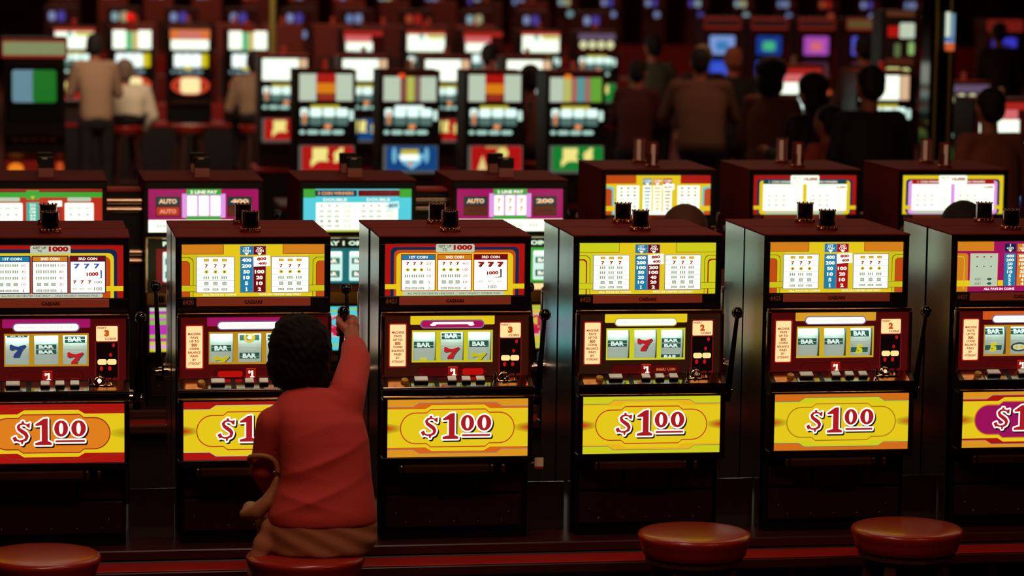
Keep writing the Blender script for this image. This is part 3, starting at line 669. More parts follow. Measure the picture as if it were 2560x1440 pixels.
def top_signs(head, hc, left, right, magenta=MAG, centre7=True):
    a = Art(); a.rect(0, 0, 340, 126, magenta); a.up(); a.rect(118, 0, 224, 18, GRN); a.rect(104, 14, 238, 84, LIL); a.up(); a.rect(118, 0, 224, 17, GRN); a.text(head, 171, 9, 10, hc, 84, .04, a.layer+1)
    for i in range(3):
        x = 120+i*36; a.rr(x, 20, x+30, 78, 3, WHT)
        if centre7: a.text('7', x+15, 36, 15, T((220, 150, 120)), 12, .05, a.layer+1); a.text('7', x+15, 60, 15, T((220, 150, 120)), 12, .05, a.layer+1)
    for x0, tx, c2 in ((22, left, RED), (244, right, DRED)):
        a.rect(x0, 22, x0+76, 80, T((90, 40, 24), .7)); a.rr(x0+3, 24, x0+73, 48, 3, T((20, 60, 66)), a.layer+1); a.text(tx, x0+38, 36, 14, T((250, 200, 150)), 56, .05, a.layer+2)
        a.rr(x0+3, 53, x0+73, 77, 3, em((200, 60, 40), .8) if x0 < 100 and not centre7 else em((110, 60, 36), .6), a.layer+1); a.text(right if x0 > 100 else left, x0+38, 65, 13, T((235, 150, 110)) if not centre7 and x0 < 100 else T((90, 30, 24)), 52, .05, a.layer+2)
    a.rect(118, 80, 224, 90, GRN); a.rect(0, 90, 340, 126, WHT); 
    for i in range(6): a.text(('BAR', '100', 'BAR', '50', 'BAR', '25')[i], 40+i*52, 108, 9, tGRY, 30, .0, a.layer+1)
    return a
def top_red_green():
    a = Art(); a.rect(0, 0, 340, 126, em((190, 50, 28), .95)); a.up(); a.rect(0, 4, 340, 24, GRN); a.rect(0, 4, 340, 9, DRED, a.layer+.5); a.up()
    for x0 in (10, 226): a.rr(x0+8, 24, x0+80, 36, 4, WHTd); a.rr(x0, 40, x0+88, 126, 4, WHT); icons(a, x0+6, x0+82, [56, 74, 92, 110], ['bars', 'box', '7', 'bell'])
    a.rect(110, 4, 148, 30, GRN); a.poly([(122, 20), (129, 32), (136, 20)], tYEL, a.layer+1); a.rect(110, 38, 148, 126, em((60, 180, 160), 1.)); a.rect(158, 38, 216, 126, em((176, 40, 36), .9))
    for i in range(8): a.text(str(2**(9-i)), 129, 46+i*10, 8, tWHT, 18, .04, a.layer+1); a.text(str(2**(10-i)), 187, 46+i*10, 8, tWHT, 22, .04, a.layer+1)
    a.up(); a.poly([(176, 34), (177, 52), (218, 50), (217, 33)], WHT); return a
def top_cyan():
    a = Art(); a.rect(0, 0, 340, 126, CYA); a.up(); a.rect(0, 0, 38, 26, GRN); a.rect(302, 0, 340, 26, GRN); a.rr(36, 4, 168, 22, 2, T((20, 60, 66))); a.rr(172, 4, 304, 22, 2, DRED)
    a.text('3 COIN WINNERS', 102, 13, 10, T((235, 160, 120)), 112, .04, a.layer+1); a.text('2 COIN WINNERS', 238, 13, 8, T((110, 40, 36)), 90, .02, a.layer+1)
    a.text('DOUBLE', 100, 32, 9, tWHT, 74, .03); a.text('DOUBLE', 236, 32, 9, tWHT, 74, .03); a.rr(40, 40, 298, 120, 4, WHT); a.up()
    for x0, c in ((46, ('500', '200', '100', '50', '25')), (178, ('800', '400', '200', '100', '50'))):
        icons(a, x0, x0+72, [51, 66, 81, 95, 109], ['7', 'bars', 'bars', 'box', 'bar'])
        for i, q in enumerate(c): a.text(q, x0+92, 51+i*14.5, 8, tGRY, 24, .0)
    a.poly([(264, 40), (266, 62), (302, 58), (300, 36)], em((190, 236, 236), 1.1)); a.text('800', 283, 49, 11, T((70, 110, 130)), 28, .03, a.layer+1, -.08)
    a.rect(0, 121, 340, 126, T((200, 200, 60))); return a
def belly_stripes():
    a = Art(); cs = (WHTd, em((190, 60, 180), 1.), em((150, 200, 60), 1.), em((200, 110, 190), 1.), em((120, 200, 50), 1.), em((190, 50, 180), 1.), em((190, 50, 180), 1.), em((190, 50, 180), 1.), em((150, 200, 60), 1.), em((190, 60, 170), 1.), em((205, 200, 60), 1.), LIL, em((205, 200, 60), 1.))
    for i, m in enumerate(cs): a.rect(0, 138*i/len(cs), 340, 138*(i+1)/len(cs), m)
    a.up(); a.rr(70, 36, 270, 104, 30, WHTd); a.up(); a.text('$1', 170, 70, 44, T((200, 40, 70)), 60, .06); return a
def belly_cyan(bg=None):
    a = Art(); a.rect(0, 0, 340, 138, LIL); a.up(); a.rect(6, 0, 300, 138, bg or CYA); a.up(); a.line([(0, 14), (120, 14), (150, 8), (240, 8), (340, 14)], 6, em((150, 200, 60), 1.)); a.line([(0, 122), (120, 122), (150, 128), (340, 122)], 6, em((150, 200, 60), 1.))
    for t, x, y, w_, h in (('$', 245, 62, 44, 60), ('1', 285, 70, 24, 66)):
        a.text(t, x, y, h+8, T((230, 180, 200)), w_+8, .1, a.layer); a.text(t, x, y, h, T((200, 30, 70)), w_, .08, a.layer+1)
    for t, x, y, w_, h in (('$', 95, 62, 44, 60), ('1', 135, 70, 24, 66)):
        a.text(t, x, y, h+8, T((230, 180, 200)), w_+8, .1, a.layer); a.text(t, x, y, h, T((200, 30, 70)), w_, .08, a.layer+1)
    return a
TEAL = em((20, 110, 120), .9)
Y2 = 2.7
a1 = slot('slot_machine', top_red_green(), door_w(ORR, 'PLAY 1 OR 2 COINS'), belly_stripes(), None, '', 'cap', W='W')
place(a1, -1.20, Y2, 0, 'second-bank slot machine with red and green paytable, behind the leftmost front machine')
a2 = slot('slot_machine', top_signs('2 LINE PAY', tWHT, 'AUTO', '400', centre7=False), door_w(DRED, 'PLAY 1 OR 2 COINS'), belly_stripes(), None, '', 'cap', W='W')
place(a2, -.587, Y2, 0, 'second-bank slot machine with magenta glass reading 400, behind the woman and her machine')
a3 = slot('slot_machine', top_cyan(), door_w(TEAL, 'PLAY 1 OR 2 COINS'), belly_cyan(), None, '', 'cap', W='W')
place(a3, .024, Y2, 0, 'second-bank slot machine with cyan paytable and PLAY 1 OR 2 sign')
a4 = slot('slot_machine', top_signs('2 LINE PAY', tWHT, 'AUTO', '200'), door_w(GRN, 'PLAY 1 OR 2 COINS'), belly_cyan(em((210, 190, 70), 1.)), None, '', 'cap', W='W')
place(a4, .640, Y2, 0, 'second-bank slot machine with green 2 LINE PAY header and 200 sign')
b1 = slot('slot_machine', top_three_column(), door_art(YELg, YEL, WHT, PANB), belly(RED, YEL, YEL, tLINE, YEL, tRED, (200, 70, 24)), R0, '6501', 'half', side=LAMI)
place(b1, 1.249, Y2, 0, 'second-bank slot machine with yellow paytable of three coin columns')
b2 = slot('slot_machine', top_two_panel(RED, NAVY, YEL, T((20, 70, 80))), door_art(YELg, YEL, WHT, PANB), belly(RED, YEL, YEL, tLINE, ORG, tRED, (200, 70, 24)), R0, '6502', 'half', side=LAMI)
place(b2, 1.862, Y2, 0, 'second-bank slot machine with red framed two-panel paytable and white prize badge')
b3 = slot('slot_machine', top_two_panel(YEL, NAVY, LIL, RED), door_art(YELg, YEL, WHT, PANB), belly(ORG, YEL, YEL, tLINE, MAG, tRED, (200, 70, 24)), R0, '6503', 'half', side=LAMI)
place(b3, 2.492, Y2, 0, 'second-bank slot machine with yellow framed bright paytable and lilac bands')
b4 = copy_tree(b2); place(b4, 3.11, Y2, 0, 'second-bank slot machine partly cut off at the right edge of the photo')
for o, nm in ((a1, 'red and green paytable'), (a2, 'magenta glass and 400 sign'), (a3, 'cyan paytable'), (a4, 'green 2 LINE PAY header'), (b1, 'three coin column paytable'), (b2, 'red framed two-panel paytable'), (b3, 'yellow framed bright paytable')):
    c = copy_tree(o); place(c, o.location.x, Y2+.5, math.pi, 'slot machine facing away behind the '+nm)
    if o in (b1, b2, b3):
        for ch in children(c):
            if ch.name.startswith('service_light'):
                for g in children(ch):
                    if g.name.startswith('lower_collar'): bpy.data.objects.remove(g)
# filler cabinets in two gaps of the second bank
def filler(x0, x1, lab):
    r = empty('filler_cabinet', ((x0+x1)/2, Y2+.12, ZB)); w_ = (x1-x0)/2
    b = MB(); b.box(-w_, w_, 0, .12, 0, .84, .002); b.build('body', BLACK, r)
    b = MB(); b.box(-w_, w_, -.02, .12, .8405, .8525, .003); b.build('top', REDL, r)
    for zz in (.805, .77, .60, .565): 
        b = MB(); b.tube((-w_, -.015, zz), (w_, -.015, zz), .0145); b.build('chrome_rail', CHROME, r, True)
    tag(r, lab, 'cabinet')
filler(-1.2+.238, -.587-.238, 'narrow chrome-banded filler cabinet between the second-bank machines on the left')
filler(.024+.238, .64-.238, 'narrow chrome-banded filler cabinet between the cyan and the 2 LINE PAY machines')

# ------------------------------------------------------------------ stands under the banks
def stand(x0, x1, y0, y1, lab, ledge=True):
    r = empty('machine_stand', ((x0+x1)/2, (y0+y1)/2, 0)); w_ = (x1-x0)/2; d_ = (y1-y0)/2
    b = MB(); b.box(-w_, w_, -d_, d_, .0, .628, .003); b.build('plinth', pm('stand_black', (22, 12, 10), .5), r)
    b = MB(); b.box(-w_, w_, -d_+.01, d_-.01, .628, .66, .004); b.build('platform', pm('stand_edge', (60, 18, 14), .4), r)
    for s in (-1, 1):
        b = MB(); b.box(-w_, w_, s*d_, s*(d_+.125), .590, .6205, .003); b.build('ledge_edge', pm('stand_edge', (60, 18, 14), .4), r)
        b = MB(); b.box(-w_, w_, s*d_, s*(d_+.118), .6207, .6245, .001); b.build('ledge', REDL, r)
    b = MB(); n = int((x1-x0)/.61)
    for i in range(n+1):
        X = -w_+.02+i*(2*w_-.04)/n
        for e in (-.006, .006): b.box(X+e-.002, X+e+.002, -d_-.004, -d_, .02, .59, 0)
    b.build('seam_trim', REDL, r)
    tag(r, lab, 'stand'); return r
stand(-1.6, 2.4, -.135, .635, 'long dark red stand carrying the front bank of slot machines')
stand(-1.6, 3.5, Y2-.135, Y2+.635, 'long dark stand carrying the second bank of slot machines')
# mirrored filler plates between the front machines
for i in range(6):
    X = -1.5275+.61*i+.0
    b = MB(); b.box(-.068, .068, 0, .006, 0, .155, .001)
    o = b.build('mirror_plate', pm('mirror_steel', (140, 140, 136), .12, metal=1, bump=.02, bscale=8), None)
    if i == 0: o.location = (X, .06, ZB); tag(o, 'polished mirror plate filling the gap at the left end of the front bank', 'mirror plate'); continue
    o.location = (X, .06, ZB); tag(o, 'low mirror plate right of the front machine with '+['', 'orange price oval', 'the woman playing it', 'the magenta banner pill', 'the INSERT COIN sign', 'number 6425'][i], 'mirror plate')

# ------------------------------------------------------------------ stools
def stool_parts(r, n=4):
    prof = [(.0, .690), (.148, .690), (.153, .694), (.158, .712), (.165, .733), (.169, .743), (.1695, .749), (.167, .7545), (.160, .7585), (.150, .7605), (.11, .7625), (.0, .764)]
    b = MB(); b.lathe(prof, seg=56); b.build('seat', VINYL, r, True, False)
    b = MB(); b.lathe([(.145, .672), (.145, .6875)], seg=40); b.build('seat_ring', WOOD, r)
    for k in range(4):
        t = math.radians(45+90*k); b = MB(); p0 = Vector((.11*math.cos(t), .11*math.sin(t), .675)); p1 = Vector((.20*math.cos(t), .20*math.sin(t), .0))
        d = p1-p0; 
        tb = bmesh.new(); bmesh.ops.create_cube(tb, size=1); bmesh.ops.scale(tb, vec=(.038, .03, d.length), verts=tb.verts); bmesh.ops.bevel(tb, geom=list(tb.edges), offset=.004, segments=1, affect='EDGES')
        b._add(tb, Matrix.Translation((p0+p1)/2) @ d.to_track_quat('Z', 'Y').to_matrix().to_4x4()); b.build('leg', WOOD, r)
    b = MB()
    R_ = .172
    for k in range(4):
        t0, t1 = math.radians(45+90*k), math.radians(135+90*k); b.tube((R_*math.cos(t0), R_*math.sin(t0), .22), (R_*math.cos(t1), R_*math.sin(t1), .22), .011)
    b.build('footrest', WOOD, r)
stool0 = empty('bar_stool'); stool_parts(stool0)
def stool(x, y, lab, first=False, rz=0., grp=None):
    o = stool0 if first else copy_tree(stool0); place(o, x, y, rz, lab, 'stool', grp, 0); return o
stool(.66, -.50, 'round red vinyl bar stool in front of the INSERT COIN machine', True, .2)
stool(1.32, -.49, 'round red vinyl bar stool right of it, in front of machine 6425', rz=.1)
stool(-1.262, -.62, 'round red vinyl bar stool cut off by the left bottom corner of the photo', rz=.3)
stool(-.52, -.69, 'round red vinyl bar stool the woman in coral sits on', rz=.15)

# ------------------------------------------------------------------ rounded bodies: overlapping tapered forms fused by a voxel remesh
def blob(name, parts, mat, parent=None, voxel=.012, smooth=6, fn=None):
    b = MB()
    for p in parts:
        if p[0] == 'c':
            _, p0, r0, p1, r1 = p; b.tube(p0, p1, r0, r1, 20); b.sph(p0, r0, 20); b.sph(p1, r1, 20)
        elif p[0] == 'e':
            _, c, rad, rot = p; t = bmesh.new(); bmesh.ops.create_uvsphere(t, u_segments=24, v_segments=14, radius=1); bmesh.ops.scale(t, vec=rad, verts=t.verts)
            b._add(t, Matrix.Translation(c) @ Euler(rot).to_matrix().to_4x4())
        elif p[0] == 'l':
            t = bmesh.new(); rings = []
            for cx, cy, cz, rx, ry in p[1]:
                rings.append([t.verts.new((cx+rx*math.copysign(abs(math.cos(q))**.85, math.cos(q)), cy+ry*math.copysign(abs(math.sin(q))**.85, math.sin(q)), cz)) for q in [2*math.pi*i/40 for i in range(40)]])
            for A, B in zip(rings, rings[1:]):
                for i in range(40): t.faces.new((A[i], A[(i+1) % 40], B[(i+1) % 40], B[i]))
            t.faces.new(rings[0][::-1]); t.faces.new(rings[-1]); bmesh.ops.recalc_face_normals(t, faces=t.faces); b._add(t, Matrix())
        elif p[0] == 'b': b.box(*p[1:7], .004)
    me = bpy.data.meshes.new(name); b.bm.to_mesh(me); b.bm.free(); t = bpy.data.objects.new('t', me); C.objects.link(t)
    m = t.modifiers.new('r', 'REMESH'); m.mode = 'VOXEL'; m.voxel_size = voxel
    m = t.modifiers.new('s', 'SMOOTH'); m.iterations = smooth; m.factor = .5
    dg = bpy.context.evaluated_depsgraph_get(); me2 = bpy.data.meshes.new_from_object(t.evaluated_get(dg)); bpy.data.objects.remove(t); bpy.data.meshes.remove(me)
    if fn:
        n = len(me2.vertices); co_ = np.empty(n*3); me2.vertices.foreach_get('co', co_); co_ = co_.reshape(-1, 3)
        nn = np.array([v.normal[:] for v in me2.vertices]); co_ += nn*fn(co_)[:, None]; me2.vertices.foreach_set('co', co_.ravel()); me2.update()
    me2.name = name; return mesh_obj(name, me2, mat, parent, True)
def V3(*a): return tuple(a)
# ---- the woman at the lever
SKIN = pm('warm_skin', (176, 104, 78), .5, bump=.05, bscale=60)
CORAL = pm('coral_knit', (192, 60, 54), .85, bump=.25, bscale=260)
TAN = pm('tan_skirt_cloth', (150, 92, 62), .9, bump=.3, bscale=200)
BAG = pm('tan_leather', (158, 104, 66), .5, bump=.1, bscale=60)
HAIR = pm('black_hair', (16, 11, 10), .75, spec=.15, bump=.9, bscale=90, stretch=(1, 1, .5))
W0 = empty('person', (-.50, -.66, .76))
def wl(p): return (p[0]+.50, p[1]+.66, p[2]-.76)
def wc(p0, r0, p1, r1): return ('c', wl(p0), r0, wl(p1), r1)
def we(c, rad, rot=(0, 0, 0)): return ('e', wl(c), rad, rot)
SHR, ELR, WRR = (-.392, -.575, 1.19), (-.345, -.395, 1.268), (-.328, -.165, 1.298)
SHL, ELL, WRL = (-.602, -.590, 1.115), (-.626, -.565, .985), (-.585, -.42, .90)
KN = Vector((m2.location.x+.268, m2.location.y-.1, 1.378))
# jacket
def folds(p):
    x, y, z = p[:, 0], p[:, 1], p[:, 2]
    back = np.clip((-y+.02)*9, 0, 1)
    rid = lambda ph: (1-np.abs(np.sin(ph)))**1.6
    a1 = z-.62*x; a2 = z+.10*x+.02*np.sin(9*x)
    f = .011*rid(a1*33+.9*np.sin(9*x)+1.0)*np.exp(-((a1-.24)/.12)**2)*np.clip(1.1-np.abs(x-.02)/.2, 0, 1)
    f += .006*rid(a2*40+.3)*np.exp(-((a2-.17)/.06)**2)*np.clip((.12-x)*6, 0, 1)
    f += .007*rid((x*.5+z)*34)*np.exp(-((x-.10)/.05)**2)*np.exp(-((z-.42)/.06)**2)
    f -= .004*np.exp(-((z-.075)/.012)**2)*.5
    return f*back
def wlf(rows): return ('l', [(*wl((x, y, z)), rx, ry) for x, y, z, rx, ry in rows])
def lp(a, b_, t): return tuple(Vector(a).lerp(Vector(b_), t))
blob('jacket', [wlf([(-.468, -.655, .842, .156, .118), (-.468, -.655, .87, .155, .118), (-.462, -.65, .92, .142, .108), (-.457, -.642, .965, .131, .100), (-.459, -.632, 1.02, .130, .098), (-.464, -.620, 1.08, .131, .096), (-.474, -.606, 1.13, .128, .092), (-.492, -.592, 1.165, .112, .080), (-.503, -.580, 1.192, .085, .062), (-.510, -.572, 1.212, .052, .048)]),
                wc((-.580, -.595, 1.12), .056, (-.52, -.58, 1.165), .055), wc((-.415, -.595, 1.16), .056, (-.50, -.58, 1.165), .056),
                wc(SHR, .055, lp(SHR, ELR, .6), .050), wc(lp(SHR, ELR, .6), .050, ELR, .046), wc(ELR, .046, lp(ELR, WRR, .62), .038),
                wc((-.395, -.61, 1.12), .05, (-.385, -.62, 1.00), .040), wc((-.41, -.60, 1.13), .06, SHR, .055),
                wc(SHL, .052, ELL, .042), wc(ELL, .043, WRL, .036)], CORAL, W0, .006, 7, folds)
blob('skirt', [wlf([(-.475, -.65, .762, .150, .14), (-.470, -.65, .80, .163, .132), (-.470, -.65, .84, .157, .122), (-.47, -.65, .88, .135, .10)]), wc((-.54, -.60, .83), .07, (-.57, -.36, .81), .065), wc((-.43, -.60, .83), .07, (-.43, -.36, .81), .065),
               wc((-.57, -.36, .81), .064, (-.57, -.345, .58), .055), wc((-.43, -.36, .81), .064, (-.43, -.345, .58), .055), wc((-.61, -.665, .835), .030, (-.655, -.70, .775), .022), wc((-.655, -.70, .775), .022, (-.673, -.715, .71), .016), wc((-.62, -.69, .80), .025, (-.662, -.725, .735), .014)], TAN, W0, .007, 5,
     lambda p: .0025*np.sin((p[:, 2]+.5*p[:, 0])*120))
for sx in (0, 1):
    X = -.57 if not sx else -.43
    blob('leg', [wc((X, -.345, .60), .045, (X, -.35, .45), .045), wc((X, -.35, .45), .045, (X, -.37, .28), .03), wc((X, -.37, .28), .03, (X, -.37, .24), .03)], pm('nylon', (150, 92, 66), .5), W0, .008, 4)
    blob('shoe', [wc((X, -.38, .235), .03, (X, -.31, .225), .028), wc((X, -.40, .25), .027, (X, -.40, .23), .03)], BLACK, W0, .007, 3)
# body: head, neck, hands in one skin surface group
hc = Vector((-.520, -.50, 1.305))
body_parts = [wc((-.512, -.555, 1.17), .046, (-.512, -.53, 1.25), .043), we(tuple(hc), (.069, .086, .098), (-.15, 0, 0)), we(tuple(hc+Vector((0, .05, -.045))), (.052, .05, .055)),
              we(tuple(hc+Vector((0, .092, -.012))), (.011, .018, .02)), we(tuple(hc+Vector((.074, 0, -.01))), (.012, .02, .03)), we(tuple(hc+Vector((-.074, 0, -.01))), (.012, .02, .03)),
              wc(tuple(Vector(ELR).lerp(Vector(WRR), .45)), .028, WRR, .023)]
# right hand round the shaft just under the knob
G = KN+Vector((-.001, .010, -.040))
hand = [wc(WRR, .022, tuple(G+Vector((.020, -.030, -.018))), .024), we(tuple(G+Vector((.022, -.016, -.010))), (.024, .026, .036), (.3, 0, 0))]
palm = G
blob('body', body_parts, SKIN, W0, .005, 4)
fp = []
for k in range(4):
    dz = .018-.0165*k; rr = (.0098, .010, .0095, .0082)[k]; sw = (.0, .003, .001, -.003)[k]
    q0 = G+Vector((.033+sw, -.010, dz-.004)); q1 = G+Vector((.030+sw, .014, dz)); q2 = G+Vector((.006, .026, dz+.001)); q3 = G+Vector((-.016, .012, dz)); 
    fp += [wc(tuple(q0), rr*1.12, tuple(q1), rr*1.05), wc(tuple(q1), rr*1.05, tuple(q2), rr), wc(tuple(q2), rr, tuple(q3), rr*.85)]
t0 = G+Vector((.004, -.030, -.012)); t1 = G+Vector((-.016, -.022, .008)); t2 = G+Vector((-.014, -.004, .024))
fp += [wc(tuple(t0), .0135, tuple(t1), .0115), wc(tuple(t1), .0115, tuple(t2), .0095)]
blob('right_hand', hand+fp, SKIN, W0, .0028, 3)
lh = [wc(tuple(Vector(WRL)+Vector((-.002, -.01, .002))), .024, tuple(Vector(WRL)+Vector((.02, .05, -.01))), .024), we(tuple(Vector(WRL)+Vector((.03, .075, -.015))), (.034, .04, .016), (0, 0, -.3))]
for k in range(4):
    bs = Vector(WRL)+Vector((.008+.017*k, .105-.004*abs(k-1.5), -.016)); q = bs+Vector((.006, .03, -.008)); lh += [wc(tuple(bs), .0088, tuple(q), .0085), wc(tuple(q), .0085, tuple(q+Vector((.003, .018-.003*k, -.016))), .0072)]
bs = Vector(WRL)+Vector((.055, .06, -.014)); lh += [wc(tuple(bs), .012, tuple(bs+Vector((.03, .02, -.006))), .0095)]
blob('left_hand', lh, SKIN, W0, .003, 3)
def wav(p):
    return .0026*np.sin(p[:, 0]*95+3*np.sin(p[:, 2]*60))*np.sin(p[:, 2]*90+2*np.sin(p[:, 1]*50+p[:, 0]*60))+.0014*np.sin(p[:, 0]*260+p[:, 2]*190+4*np.sin(p[:, 1]*80))
hx = [we(tuple(hc+Vector((0, -.018, .018))), (.093, .094, .098)), we(tuple(hc+Vector((-.012, -.03, -.03))), (.086, .08, .082)), we(tuple(hc+Vector((.022, -.036, -.062))), (.066, .05, .06)), we(tuple(hc+Vector((.05, -.03, -.055))), (.036, .045, .06)),
      we(tuple(hc+Vector((.0, -.045, -.085))), (.05, .034, .045)), we(tuple(hc+Vector((-.055, -.02, -.03))), (.035, .05, .055)), we(tuple(hc+Vector((0, .03, .07))), (.07, .06, .045))]
blob('hair', hx, HAIR, W0, .005, 3, wav)
b = MB()
for s in (-1, 1):
    b.sph(wl(tuple(hc+Vector((s*.028, .083, .012)))), .010, 12)
b.build('eye', pm('eye_white', (220, 215, 205), .2), W0, True)
blob('lips', [we(tuple(hc+Vector((0, .098, -.055))), (.02, .008, .008))], pm('lips_red', (150, 50, 45), .4), W0, .003, 2)
tag(W0, 'woman with short black hair in a coral jacket pulling a lever, seen from behind', 'person')
# handbag hanging from the left elbow
HB = empty('handbag', (-.64, -.60, .86))
def hl(p): return (p[0]+.64, p[1]+.60, p[2]-.86)
def band(pts, wd, th, mat, parent, name):
    "flat strap along pts, width across the view"
    b = MB()
    for p, q in zip(pts, pts[1:]):
        p, q = Vector(p), Vector(q); d = q-p; t = bmesh.new(); bmesh.ops.create_cube(t, size=1); bmesh.ops.scale(t, vec=(th, wd, d.length*1.12), verts=t.verts)
        b._add(t, Matrix.Translation((p+q)/2) @ d.to_track_quat('Z', 'Y').to_matrix().to_4x4())
    o = b.build(name, mat, parent, True); m = o.modifiers.new('b', 'BEVEL'); m.width = .001; return o
pts = [(-.664, -.585, 1.005), (-.672, -.605, 1.022), (-.655, -.622, 1.030), (-.628, -.630, 1.030), (-.605, -.633, 1.018), (-.595, -.635, .995), (-.597, -.638, .965)]
def crv(pts, n=5):
    out = []
    for i in range(len(pts)-1):
        p0, p1, p2, p3 = [Vector(pts[max(0, min(len(pts)-1, i+k))]) for k in (-1, 0, 1, 2)]
        for j in range(n):
            t = j/n; out.append(tuple(.5*((2*p1)+(p2-p0)*t+(2*p0-5*p1+4*p2-p3)*t*t+(3*p1-p0-3*p2+p3)*t**3)))
    out.append(tuple(pts[-1])); return out
blob('strap', [('c', hl(p), .0085, hl(q), .0085) for p, q in zip(crv(pts), crv(pts)[1:])], BAG, HB, .004, 2)
blob('bag_body', [('c', hl((-.597, -.640, .968)), .009, hl((-.606, -.642, .935)), .015), ('c', hl((-.606, -.642, .935)), .015, hl((-.624, -.645, .90)), .022), ('c', hl((-.624, -.645, .90)), .022, hl((-.655, -.64, .872)), .024), ('c', hl((-.655, -.64, .872)), .024, hl((-.688, -.625, .863)), .016), ('e', hl((-.665, -.60, .868)), (.028, .06, .026), (0, .35, 0))], BAG, HB, .005, 6)
blob('buckle', [('c', hl((-.606, -.642, .985)), .006, hl((-.588, -.642, .978)), .006)], BRASS, HB, .003, 1)
tag(HB, 'tan leather handbag with looped strap hanging from the left elbow of the woman in coral', 'handbag')

